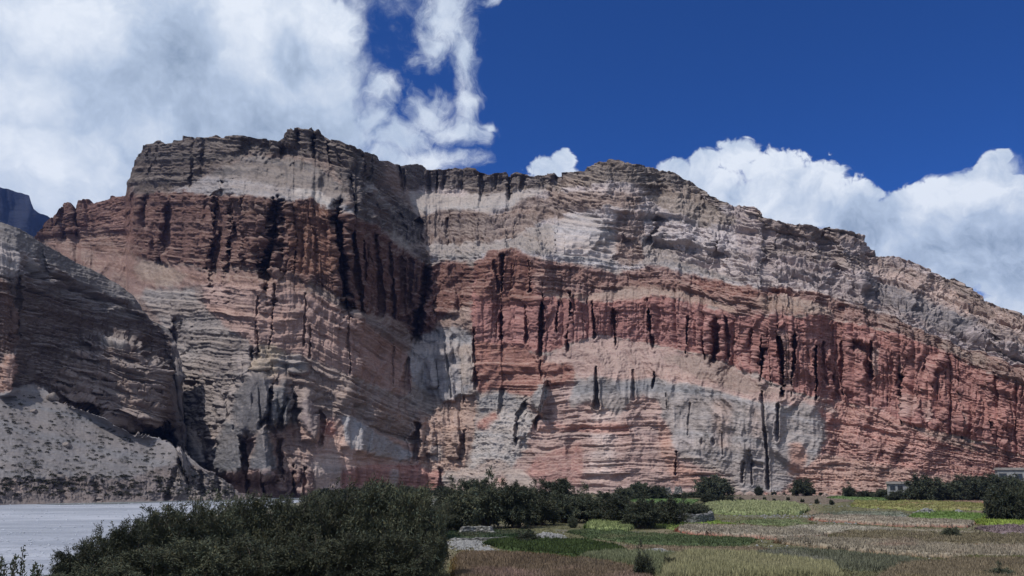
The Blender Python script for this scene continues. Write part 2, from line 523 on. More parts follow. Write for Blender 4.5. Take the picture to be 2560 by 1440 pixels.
    Call = np.concatenate([Cc, np.repeat(Cc[-1:], len(rows), 0)], 0)
    al = np.clip(0.2 + 0.95 * A['rough'], 0.2, 1.0)
    al = np.concatenate([al, np.repeat(al[-1:], len(rows), 0)], 0)
    return dict(P=Pall, C=np.clip(Call, 0.005, 0.9), A=al, px=px1, PY=PY, front=P)

def lookup(T, px, py):
    c = int(np.argmin(np.abs(T['px'] - px)))
    r = int(np.argmin(np.abs(T['PY'][:, c] - py)))
    return T['front'][r, c]

MOUNTAIN_BASE = dict(col=(125, 116, 110), slope=55, flute=0.0, strat=0.35, rough=0.6, rill=0.0, cstrat=0.5, vst=0.15, dust_sunlit=0.8, dust_sunlit_col=(140, 128, 120))
SKY = [(-300, 700), (-60, 640), (60, 610), (95, 596), (104, 585), (118, 560), (128, 544), (140, 536), (150, 522), (160, 514), (172, 508), (182, 510), (191, 524), (196, 518), (202, 504), (212, 498), (226, 500), (232, 508), (244, 506), (266, 500), (278, 489), (293, 493),
       (316, 490), (319, 462), (324, 440), (332, 415), (350, 388), (362, 366), (385, 357), (394, 353), (400, 351), (410, 357), (420, 361), (432, 358), (440, 351), (450, 352), (462, 341), (480, 342), (490, 347), (500, 344), (520, 345), (540, 341), (547, 338), (557, 347),
       (570, 340), (582, 338), (610, 339), (645, 346), (670, 351), (700, 354), (708, 347), (714, 342), (720, 331), (732, 323), (736, 327), (748, 319), (757, 324), (770, 326), (779, 319), (787, 328), (795, 323), (803, 334), (812, 342), (825, 350), (850, 352),
       (880, 367), (910, 380), (930, 382), (946, 389), (953, 402), (970, 402), (990, 410), (1010, 412), (1040, 410), (1058, 418), (1075, 426), (1100, 425), (1140, 424), (1170, 419), (1190, 421), (1200, 431), (1223, 437), (1240, 432), (1262, 431), (1272, 442),
       (1285, 436), (1300, 433), (1320, 437), (1326, 442), (1348, 438), (1371, 438), (1385, 432), (1398, 443), (1408, 434), (1430, 431), (1449, 430), (1464, 428), (1472, 416), (1488, 405), (1512, 401), (1527, 396), (1550, 399), (1573, 405), (1604, 410), (1635, 418),
       (1667, 424), (1694, 432), (1709, 445), (1723, 449), (1752, 473), (1791, 492), (1830, 515), (1860, 518), (1893, 517), (1903, 521), (1914, 544), (1938, 551), (1953, 560), (2008, 564), (2047, 574), (2093, 573), (2140, 582), (2158, 588), (2164, 609),
       (2185, 627), (2190, 636), (2241, 640), (2288, 658), (2319, 671), (2354, 689), (2381, 693), (2416, 720), (2467, 743), (2498, 767), (2560, 782), (2700, 850), (2840, 930)]
R0 = line([(-300, 520), (100, 480), (300, 440), (430, 400), (520, 350), (600, 316), (700, 306), (900, 310), (1000, 322), (1060, 330), (1120, 318), (1200, 306),
           (1400, 294), (1700, 285), (2000, 279), (2300, 272), (2560, 270), (2840, 280)])
def footpix(r0, z):
    # pixel row where ground level z is met at range r0 (the pitch barely bends a column)
    def f(px):
        r = r0(px)
        T = (z - CAM_Z) / r
        # solve hz/hh = T for py
        a = (px - CX) / FPX
        b = np.zeros_like(px) - 0.2
        for _ in range(30):
            y = CT - b * ST
            hh = np.hypot(a, y)
            b = (T * hh - ST) / CT
        return CY - b * FPX
    return f
YT = line([(-300, 640), (100, 575), (320, 495), (520, 487), (720, 505), (800, 515), (880, 542), (1000, 615), (1070, 655), (1190, 650), (1300, 638), (1500, 672), (1700, 685), (1900, 722), (2100, 765), (2300, 825), (2560, 930), (2840, 1040)])
YB = line([(-300, 640), (100, 610), (320, 645), (560, 690), (760, 705), (860, 775), (1000, 880), (1080, 930), (1180, 935), (1350, 930), (1600, 905), (1800, 925), (2000, 1000), (2200, 1045), (2560, 1145), (2840, 1200)])
def strata_m(PX, PY):
    a = YT(PX); b = YB(PX)
    up = PY - a
    mid = (PY - a) / (b - a) * 190.0
    lo = 190.0 + (PY - b) / (1240 - b + 1e-3) * 310.0
    return np.where(PY < a, up, np.where(PY < b, mid, lo))
BAND = lambda top, bot: top + bot[::-1]
TAN = (128, 114, 106)
REGM = [
    # upper right: grey-white beds
    ([(940, 370), (2860, 370), (2860, 1000), (2560, 935), (2300, 830), (2100, 765), (1900, 720), (1700, 690), (1500, 672), (1300, 640), (1060, 660), (1000, 560)],
     dict(col=(156, 148, 148), slope=54, strat=1.0, rough=1.25, cstrat=1.1, flute=0.3, dust_sunlit=1.0)),
    ([(1820, 500), (2860, 800), (2860, 960), (2500, 900), (2250, 790), (2000, 700), (1850, 640)], dict(col=(150, 139, 139), slope=48, strat=0.9, rough=1.3)),
    ([(2150, 620), (2600, 790), (2700, 900), (2500, 860), (2330, 760), (2200, 700)], dict(col=(150, 134, 128), slope=45, strat=0.7)),
    # white flank below the rim and second brown step
    ([(950, 440), (1010, 480), (1150, 490), (1290, 470), (1400, 455), (1290, 520), (1180, 535), (1050, 540), (980, 500), (930, 450)], dict(col=(148, 143, 140), slope=40, strat=0.15, rill=0.55, cstrat=0.2, rough=0.4)),
    ([(1030, 545), (1090, 530), (1200, 525), (1240, 540), (1250, 600), (1200, 612), (1060, 610)], dict(col=(92, 80, 76), slope=80, flute=1.1, strat=0.3, cstrat=0.3)),
    ([(1230, 545), (1300, 505), (1390, 485), (1470, 480), (1600, 490), (1600, 520), (1400, 530), (1330, 560), (1250, 610)], dict(col=(112, 97, 90), slope=64, strat=0.5)),
    ([(1050, 612), (1250, 600), (1340, 560), (1400, 560), (1380, 640), (1300, 632), (1190, 640), (1150, 670), (1075, 640)], dict(col=(140, 134, 131), slope=42, strat=0.3, rill=0.35, cstrat=0.3)),
    # striped pale face
    ([(1385, 560), (1420, 530), (1500, 540), (1545, 585), (1535, 672), (1440, 660), (1380, 640)], dict(col=(134, 131, 131), slope=68, strat=0.7, rough=0.35, op=0.8, cstrat=0.9, flute=0.05)),
    ([(1546, 530), (1600, 530), (1618, 600), (1600, 660), (1540, 665), (1535, 590)], dict(col=(124, 108, 102), slope=70, strat=0.5)),
    ([(1600, 590), (1700, 640), (1850, 700), (1800, 705), (1690, 680), (1600, 664)], dict(col=(136, 130, 128), slope=42, strat=0.25)),
    ([(1640, 440), (1760, 500), (1860, 560), (1760, 560), (1650, 520), (1590, 470)], dict(col=(128, 118, 110), slope=44, strat=0.45)),
    # dark caps on the right crest
    ([(1450, 380), (1540, 380), (1700, 420), (1760, 470), (1840, 520), (1700, 475), (1620, 480), (1530, 450), (1470, 470)], dict(col=(98, 90, 84), slope=68, strat=0.6, rough=1.1, flute=0.5)),
    ([(1880, 505), (1920, 550), (2020, 570), (2150, 585), (2165, 612), (2100, 600), (2000, 595), (1900, 565)], dict(col=(116, 104, 100), slope=74, strat=0.6)),
    ([(1900, 600), (2010, 610), (2160, 640), (2200, 690), (2050, 660), (1900, 640)], dict(col=(116, 106, 103), slope=56, strat=0.8, rough=1.2)),
    ([(2160, 690), (2300, 740), (2440, 820), (2380, 830), (2250, 770), (2150, 720)], dict(col=(124, 118, 120), slope=40, strat=0.35)),
    ([(2340, 670), (2420, 715), (2500, 790), (2440, 790), (2380, 720)], dict(col=(112, 100, 95), slope=62, strat=0.6)),
    # rim cap behind
    ([(948, 380), (1470, 380), (1470, 440), (1400, 462), (1320, 475), (1270, 480), (1200, 490), (1120, 468), (1060, 470), (1000, 480), (960, 460)],
     dict(col=(82, 75, 72), slope=80, flute=1.5, strat=0.35, rough=0.8, cstrat=0.25)),
    ([(1410, 440), (1470, 440), (1500, 455), (1440, 470), (1380, 480), (1350, 475)], dict(col=(122, 110, 100), slope=48)),
    # ---- left massif
    ([(60, 500), (960, 300), (1080, 660), (1060, 860), (800, 1000), (400, 1000), (60, 620)], dict(col=(110, 96, 89), slope=60)),
    ([(300, 340), (960, 300), (960, 470), (900, 435), (840, 410), (790, 395), (740, 392), (690, 385), (625, 385), (600, 400), (560, 420), (510, 440), (470, 468), (420, 478), (380, 495), (350, 485), (300, 465)],
     dict(col=(79, 72, 68), slope=80, flute=0.9, strat=0.5, rough=0.9, cstrat=0.25, dust_sunlit=0.6)),
    ([(310, 455), (345, 480), (370, 492), (370, 500), (300, 500)], dict(col=(142, 134, 130), slope=60, strat=0.3)),
    ([(500, 445), (600, 402), (640, 388), (700, 392), (770, 408), (840, 450), (880, 490), (860, 510), (800, 485), (700, 470), (600, 455)], dict(col=(98, 93, 91), slope=42, strat=0.12, rough=0.3, cstrat=0.35, rill=0.15)),
    ([(625, 386), (655, 379), (690, 384), (690, 392), (640, 394)], dict(col=(148, 143, 138), slope=45)),
    ([(690, 384), (720, 386), (765, 400), (775, 410), (735, 399), (700, 393)], dict(col=(150, 145, 140), slope=45)),
    ([(385, 495), (450, 470), (520, 440), (600, 452), (700, 468), (800, 484), (870, 515), (890, 545), (860, 540), (800, 525), (745, 505), (720, 512), (690, 500), (600, 495), (500, 488), (430, 492)],
     dict(col=(132, 129, 130), slope=40, strat=0.2, rough=0.5, rill=0.3, cstrat=0.25)),
    ([(725, 475), (770, 470), (835, 505), (850, 525), (800, 520), (760, 490), (735, 505)], dict(col=(160, 155, 150), slope=44, strat=0.2)),
    ([(830, 400), (960, 450), (1010, 500), (1050, 560), (1055, 610), (1010, 610), (970, 580), (930, 560), (880, 540), (870, 490)], dict(col=(80, 74, 72), slope=68, flute=1.0, strat=0.55, rough=1.0, cstrat=0.3)),
    ([(905, 440), (950, 480), (1000, 530), (985, 535), (940, 495), (900, 455)], dict(col=(138, 132, 128), slope=42)),
    ([(955, 570), (1000, 585), (1040, 630), (1020, 630), (985, 600)], dict(col=(134, 126, 118), slope=40, strat=0.1)),
    # red columns, left
    ([(90, 600), (104, 580), (130, 540), (150, 518), (180, 505), (215, 496), (290, 488), (330, 487), (400, 484), (470, 478), (520, 488), (620, 490), (690, 497), (720, 512), (745, 502), (780, 497), (800, 517), (850, 522), (880, 545), (920, 558), (960, 578), (1000, 622), (1040, 642),
      (1075, 670), (1070, 720), (1052, 790), (1040, 845), (1000, 800), (950, 788), (900, 780), (870, 770), (840, 740), (760, 702), (700, 690), (660, 676), (600, 670), (560, 664), (540, 680), (480, 665), (430, 655), (380, 660), (350, 650), (310, 610), (260, 592), (200, 590), (150, 600)],
     dict(col=(88, 65, 58), slope=82, flute=2.0, strat=0.30, rough=0.85, cstrat=0.28, vst=0.25, dust_sunlit=0.7, cblur=1.0, blur=6)),
    ([(210, 500), (330, 490), (340, 560), (330, 640), (260, 595), (200, 590)], dict(col=(104, 76, 68), op=0.8, flute=0.8, slope=70)),
    ([(720, 515), (800, 515), (850, 540), (840, 680), (720, 690)], dict(col=(106, 74, 58), op=0.7)),
    ([(560, 500), (700, 500), (700, 560), (560, 545)], dict(col=(92, 72, 64), op=0.7)),
    # pink aprons below the red columns
    ([(90, 600), (150, 598), (210, 590), (270, 595), (320, 620), (350, 652), (385, 662), (440, 660), (480, 668), (540, 684), (560, 668), (600, 674), (700, 692), (760, 706), (820, 740), (700, 716), (560, 704), (500, 712), (420, 740), (330, 740), (250, 690), (160, 640)],
     dict(col=(124, 98, 88), slope=40, strat=0.16, rough=0.45, rill=0.15, cstrat=0.25)),
    ([(150, 590), (250, 570), (330, 600), (340, 640), (280, 640), (210, 620)], dict(col=(112, 88, 78), slope=60, strat=0.35)),
    ([(330, 650), (420, 660), (470, 690), (420, 720), (350, 700)], dict(col=(132, 118, 106), op=0.8)),
    # fluted brown strata
    ([(500, 712), (560, 702), (700, 714), (780, 735), (870, 780), (960, 835), (1015, 880), (1030, 960), (1020, 1000), (940, 960), (880, 940), (760, 890), (640, 870), (560, 830), (520, 770)],
     dict(col=(128, 104, 95), slope=74, flute=0.7, strat=0.5, rough=0.35, cstrat=0.35, vst=0.3)),
    ([(860, 775), (960, 800), (1040, 850), (1060, 880), (1010, 880), (940, 830)], dict(col=(112, 98, 92), slope=50, strat=0.5)),
    # grey and tan lower beds, left
    ([(340, 720), (480, 722), (540, 800), (620, 850), (650, 900), (640, 1010), (520, 1020), (420, 1000), (440, 900), (400, 800)], dict(col=(116, 109, 105), slope=60, strat=0.5, flute=0.6, cstrat=0.5)),
    ([(640, 880), (760, 895), (880, 945), (1000, 995), (1090, 1040), (1060, 1110), (900, 1060), (800, 1030), (640, 1010)], dict(col=(116, 102, 95), slope=66, strat=0.75, flute=0.4, cstrat=0.45)),
    ([(640, 860), (690, 860), (720, 890), (690, 950), (640, 940)], dict(col=(136, 122, 104), slope=55)),
    ([(690, 890), (750, 890), (770, 920), (760, 930), (690, 930)], dict(col=(110, 106, 104), slope=70, push=-1.0)),
    ([(590, 840), (630, 850), (632, 930), (560, 935), (500, 925), (500, 880)], dict(col=(104, 96, 92), slope=74, flute=0.8)),
    ([(420, 960), (560, 940), (620, 960), (600, 1080), (580, 1200), (440, 1180), (400, 1080)], dict(col=(122, 114, 110), slope=55, rough=1.1, rill=0.4, strat=0.2)),
    ([(600, 1100), (800, 1040), (860, 1040), (900, 1250), (560, 1250)], dict(col=(130, 110, 102), slope=62, strat=0.4, rough=0.6)),
    # dark grey fins and spires
    ([(597, 970), (640, 935), (668, 940), (680, 990), (668, 1050), (640, 1092), (600, 1080), (580, 1030)], dict(col=(78, 76, 77), slope=80, strat=0.04, rough=0.22, flute=0.25, cstrat=0.1, push=-8.1, pblur=6, vst=0.3)),
    ([(690, 985), (705, 960), (712, 935), (716, 960), (722, 1010), (730, 1060), (715, 1075), (705, 1040), (690, 1060), (682, 1075), (677, 1040)], dict(col=(80, 79, 80), slope=80, strat=0.05, rough=0.2, cstrat=0.1, push=-5.4, pblur=4, vst=0.3)),
    ([(742, 1050), (755, 990), (765, 985), (785, 1005), (797, 1070), (790, 1105), (775, 1090), (750, 1060)], dict(col=(108, 96, 93), slope=80, strat=0.05, rough=0.2, cstrat=0.1, push=-7.2, pblur=5)),
    ([(620, 1190), (632, 1120), (648, 1080), (660, 1062), (678, 1085), (690, 1140), (695, 1185), (670, 1195)], dict(col=(78, 78, 81), slope=80, strat=0.04, rough=0.25, cstrat=0.08, push=-9.9, pblur=6)),
    ([(530, 1170), (545, 1100), (570, 1050), (590, 1045), (606, 1090), (614, 1165), (600, 1190), (560, 1190)], dict(col=(82, 82, 84), slope=78, strat=0.04, rough=0.3, cstrat=0.08, push=-8.1, pblur=7)),
    ([(440, 1130), (460, 1080), (485, 1075), (510, 1140), (505, 1170), (470, 1160)], dict(col=(98, 96, 97), slope=70, strat=0.04, rough=0.3, push=-7.2, pblur=7)),
    ([(560, 1180), (800, 1170), (800, 1240), (560, 1245)], dict(col=(120, 98, 92), slope=66, rough=1.1, flute=1.3, strat=0.2)),
    # lower centre: pink, grey wedge, red bands
    ([(800, 1040), (900, 1060), (1060, 1120), (1100, 1170), (1100, 1250), (780, 1250)], dict(col=(140, 116, 106), slope=70, strat=0.35, rough=0.35, flute=0.3)),
    ([(850, 1030), (880, 1040), (960, 1090), (1050, 1140), (1050, 1152), (960, 1145), (900, 1125), (870, 1120), (855, 1080)], dict(col=(126, 125, 127), slope=64, strat=0.05, rill=0.4, cstrat=0.1)),
    ([(806, 1045), (838, 1050), (840, 1090), (806, 1088)], dict(col=(132, 88, 78), cblur=5)),
    ([(850, 1170), (960, 1160), (1060, 1160), (1105, 1175), (1100, 1225), (850, 1225)], dict(col=(128, 92, 84), slope=76, flute=0.8, strat=0.2, vst=0.4)),
    ([(970, 1170), (1000, 1170), (1000, 1230), (975, 1230)], dict(col=(134, 128, 127), op=0.8)),
    ([(780, 1150), (850, 1130), (850, 1240), (780, 1240)], dict(col=(142, 126, 118), slope=70)),
    # ravine block and grey organ wedge
    ([(1060, 670), (1110, 650), (1170, 655), (1190, 700), (1180, 800), (1080, 850), (1045, 845), (1060, 740)], dict(col=(104, 74, 66), slope=70, strat=0.25, flute=0.7, rough=0.8)),
    ([(1120, 780), (1180, 760), (1190, 830), (1080, 860), (1050, 855)], dict(col=(132, 112, 102), slope=50, rill=0.3, strat=0.1)),
    ([(1020, 880), (1060, 830), (1150, 815), (1185, 850), (1190, 960), (1150, 1000), (1120, 1010), (1070, 980), (1030, 960)], dict(col=(118, 116, 117), slope=76, flute=0.8, strat=0.06, rough=0.3, cstrat=0.3, vst=0.6)),
    ([(1140, 860), (1185, 860), (1190, 960), (1150, 960)], dict(col=(134, 122, 112), op=0.7)),
    ([(1040, 1060), (1120, 1000), (1190, 990), (1180, 1100), (1160, 1180), (1050, 1170)], dict(col=(138, 116, 104), slope=66, strat=0.15, flute=0.7, rough=0.8, rill=0.4)),
    ([(1070, 1120), (1100, 1100), (1110, 1150), (1080, 1160)], dict(col=(150, 143, 138), op=0.7)),
    # ---- right massif
    ([(1185, 660), (1235, 622), (1310, 632), (1360, 652), (1420, 660), (1480, 672), (1540, 690), (1580, 672), (1640, 667), (1700, 682), (1800, 702), (1880, 722), (1990, 717), (2060, 732), (2150, 772), (2260, 802), (2400, 860), (2860, 1010), (2860, 1060), (2560, 975), (2450, 925), (2350, 872), (2250, 832), (2150, 812), (2060, 792), (1960, 788), (1850, 792), (1740, 762), (1660, 742), (1560, 752), (1480, 757), (1340, 742), (1180, 742)],
     dict(col=(116, 89, 82), slope=72, strat=0.55, rough=0.9, flute=0.7, cstrat=0.5)),
    ([(1350, 728), (1450, 738), (1540, 722), (1650, 715), (1760, 745), (1850, 770), (1840, 785), (1740, 760), (1660, 740), (1560, 750), (1480, 756), (1350, 742)], dict(col=(138, 116, 104), slope=40, strat=0.15, rough=0.4)),
    ([(1900, 735), (2000, 740), (2080, 770), (2090, 790), (1980, 782), (1900, 780)], dict(col=(140, 118, 106), slope=40, strat=0.15)),
    ([(2100, 745), (2230, 790), (2400, 860), (2560, 930), (2560, 960), (2400, 900), (2240, 830)], dict(col=(120, 96, 88), slope=50, strat=0.7, rough=1.0)),
    ([(1700, 690), (1800, 705), (1890, 722), (1990, 718), (1980, 732), (1880, 745), (1760, 725)], dict(col=(112, 76, 66), slope=68)),
    ([(2340, 850), (2440, 880), (2500, 910), (2440, 905), (2360, 870)], dict(col=(146, 128, 118), slope=40)),
    # main red wall
    ([(1180, 742), (1190, 655), (1240, 622), (1312, 632), (1330, 660), (1345, 742), (1480, 757), (1560, 752), (1620, 742), (1660, 742), (1740, 762), (1850, 792), (1960, 787), (2060, 792), (2150, 812), (2250, 834), (2350, 874), (2450, 924), (2560, 970), (2860, 1080), (2860, 1200), (2560, 1140), (2420, 1092), (2340, 1082), (2260, 1062), (2200, 1022), (2120, 1010), (2060, 1000), (1980, 985), (1900, 942), (1840, 920), (1780, 900), (1720, 880), (1640, 866), (1560, 850), (1500, 838), (1430, 860), (1370, 880), (1340, 880), (1180, 860)],
     dict(col=(126, 87, 81), slope=81, flute=1.1, strat=0.20, rough=0.6, cstrat=0.22, vst=0.25, dust_sunlit=0.7, cblur=1.2, blur=6)),
    ([(1190, 655), (1240, 622), (1312, 632), (1335, 660), (1340, 760), (1260, 760), (1190, 740)], dict(col=(98, 68, 58), op=0.8, strat=0.42)),
    ([(2180, 870), (2200, 870), (2196, 945), (2182, 945)], dict(col=(140, 120, 112), op=0.8, cblur=1.5)),
    ([(2245, 880), (2256, 880), (2262, 990), (2250, 990)], dict(col=(136, 116, 108), op=0.8, cblur=1.5)),
    ([(1950, 830), (1975, 830), (1985, 985), (1960, 985)], dict(col=(128, 104, 96), op=0.8, cblur=2)),
    ([(2254, 980), (2300, 990), (2290, 1040), (2256, 1050)], dict(col=(138, 112, 104), op=0.7, cblur=2)),
    ([(2312, 990), (2326, 990), (2328, 1060), (2316, 1060)], dict(col=(142, 118, 110), op=0.8, cblur=1.5)),
    ([(2395, 980), (2404, 980), (2416, 1085), (2404, 1085)], dict(col=(146, 122, 114), op=0.8, cblur=1.5)),
    ([(2430, 1000), (2438, 1000), (2444, 1070), (2436, 1070)], dict(col=(142, 118, 110), op=0.7, cblur=1.5)),
    # orange bedded base under the wall, centre
    ([(1185, 850), (1340, 880), (1375, 905), (1440, 910), (1440, 950), (1380, 990), (1340, 992), (1250, 978), (1190, 985)], dict(col=(120, 84, 74), slope=74, strat=0.36, flute=0.3, rough=0.4, cstrat=0.4)),
    # lower right base
    ([(1900, 1000), (2060, 1000), (2120, 1012), (2200, 1022), (2260, 1062), (2340, 1082), (2560, 1140), (2860, 1200), (2860, 1260), (1900, 1260)], dict(col=(150, 110, 101), slope=60, strat=0.26, rough=0.8, cstrat=0.35, flute=0.2)),
    ([(1980, 1120), (2150, 1150), (2300, 1180), (2560, 1200), (2560, 1260), (1940, 1260)], dict(col=(152, 120, 108), slope=54, strat=0.28, rough=0.7)),
    ([(2250, 1060), (2330, 1078), (2400, 1092), (2450, 1120), (2440, 1130), (2340, 1100)], dict(col=(150, 122, 110), slope=42)),
    # central fan of pink beds
    ([(1340, 990), (1440, 945), (1560, 940), (1700, 960), (1700, 1150), (1820, 1190), (1830, 1260), (1180, 1260), (1200, 1100), (1260, 1060)], dict(col=(136, 114, 108), slope=63, strat=0.42, rough=0.35, cstrat=0.5, flute=0.15)),
    ([(1476, 1000), (1500, 990), (1560, 1010), (1540, 1060), (1530, 1190), (1470, 1190), (1480, 1100)], dict(col=(160, 146, 140), op=0.75, cblur=8)),
    ([(1336, 1140), (1400, 1120), (1450, 1105), (1462, 1170), (1450, 1215), (1400, 1215), (1310, 1195)], dict(col=(136, 98, 90), op=0.8, slope=52, strat=0.1, cblur=3)),
    ([(1400, 1060), (1560, 1055), (1600, 1075), (1560, 1085), (1400, 1078)], dict(col=(140, 98, 88), op=0.7)),
    ([(1340, 1062), (1400, 1055), (1420, 1066), (1345, 1075)], dict(col=(150, 92, 80), op=0.8)),
    ([(1640, 1040), (1670, 1080), (1700, 1160), (1760, 1190), (1820, 1200), (1800, 1235), (1680, 1210), (1650, 1120)], dict(col=(146, 114, 102), slope=60)),
    # pale badlands
    ([(1190, 1050), (1260, 1020), (1300, 1010), (1340, 1040), (1320, 1100), (1290, 1160), (1260, 1190), (1170, 1180), (1180, 1120)], dict(col=(146, 143, 141), slope=54, strat=0.12, rill=0.7, rough=0.8, cstrat=0.2)),
    ([(1200, 990), (1250, 985), (1330, 1000), (1290, 1030), (1240, 1020), (1190, 1040)], dict(col=(122, 122, 123), slope=62, rill=0.5)),
    ([(1190, 1055), (1235, 1020), (1245, 1040), (1215, 1075), (1192, 1080)], dict(col=(140, 92, 80), op=0.85, cblur=4)),
    ([(1320, 1010), (1355, 945), (1368, 955), (1366, 1000), (1345, 1040), (1335, 1030)], dict(col=(110, 108, 108), slope=80, strat=0.04, push=-6.3, pblur=5)),
    ([(1140, 1180), (1240, 1150), (1330, 1190), (1350, 1250), (1130, 1250)], dict(col=(150, 136, 128), slope=38, strat=0.06, rill=0.15)),
    ([(1235, 1190), (1262, 1190), (1275, 1215), (1235, 1215)], dict(col=(160, 112, 96), op=0.9, cblur=5)),
    # pale apex and blue-grey wall
    ([(1340, 905), (1390, 880), (1430, 862), (1500, 838), (1560, 850), (1640, 868), (1720, 884), (1790, 905), (1860, 935), (1990, 990), (2070, 1010), (2110, 1045), (2000, 1016), (1900, 1004), (1750, 974), (1650, 955), (1500, 945), (1440, 945), (1430, 910)],
     dict(col=(148, 124, 117), slope=46, strat=0.12, rough=0.5, rill=0.35, cstrat=0.2)),
    ([(1640, 890), (1760, 890), (1880, 950), (1960, 990), (1860, 985), (1740, 940)], dict(col=(126, 106, 98), slope=40, rough=0.35)),
    ([(1420, 1000), (1440, 948), (1500, 940), (1600, 948), (1700, 953), (1760, 968), (1900, 1003), (2030, 1012), (2066, 1050), (2060, 1110), (2040, 1150), (1985, 1200), (1950, 1232), (1860, 1232), (1820, 1180), (1750, 1150), (1690, 1130), (1664, 1060), (1642, 1000), (1590, 985), (1550, 1035), (1500, 1015), (1480, 1000), (1430, 1030)],
     dict(col=(120, 115, 113), slope=82, flute=0.12, strat=0.04, rough=0.22, cstrat=0.08, vst=0.55, dust_sunlit=0.2)),
    ([(1430, 950), (1600, 950), (1760, 968), (1760, 985), (1600, 975), (1430, 985)], dict(col=(104, 104, 106), op=0.9)),
    ([(1780, 1000), (1830, 1000), (1826, 1130), (1790, 1120)], dict(col=(142, 122, 112), op=0.6, cblur=7)),
    ([(1870, 1000), (1900, 1010), (1915, 1100), (1880, 1090)], dict(col=(138, 120, 112), op=0.5, cblur=7)),
    ([(1672, 1090), (1730, 1095), (1735, 1125), (1690, 1130)], dict(col=(140, 134, 134), op=0.8, slope=50)),
    ([(1975, 1105), (2010, 1110), (2020, 1190), (1970, 1190)], dict(col=(150, 112, 96), op=0.8, cblur=4)),
]
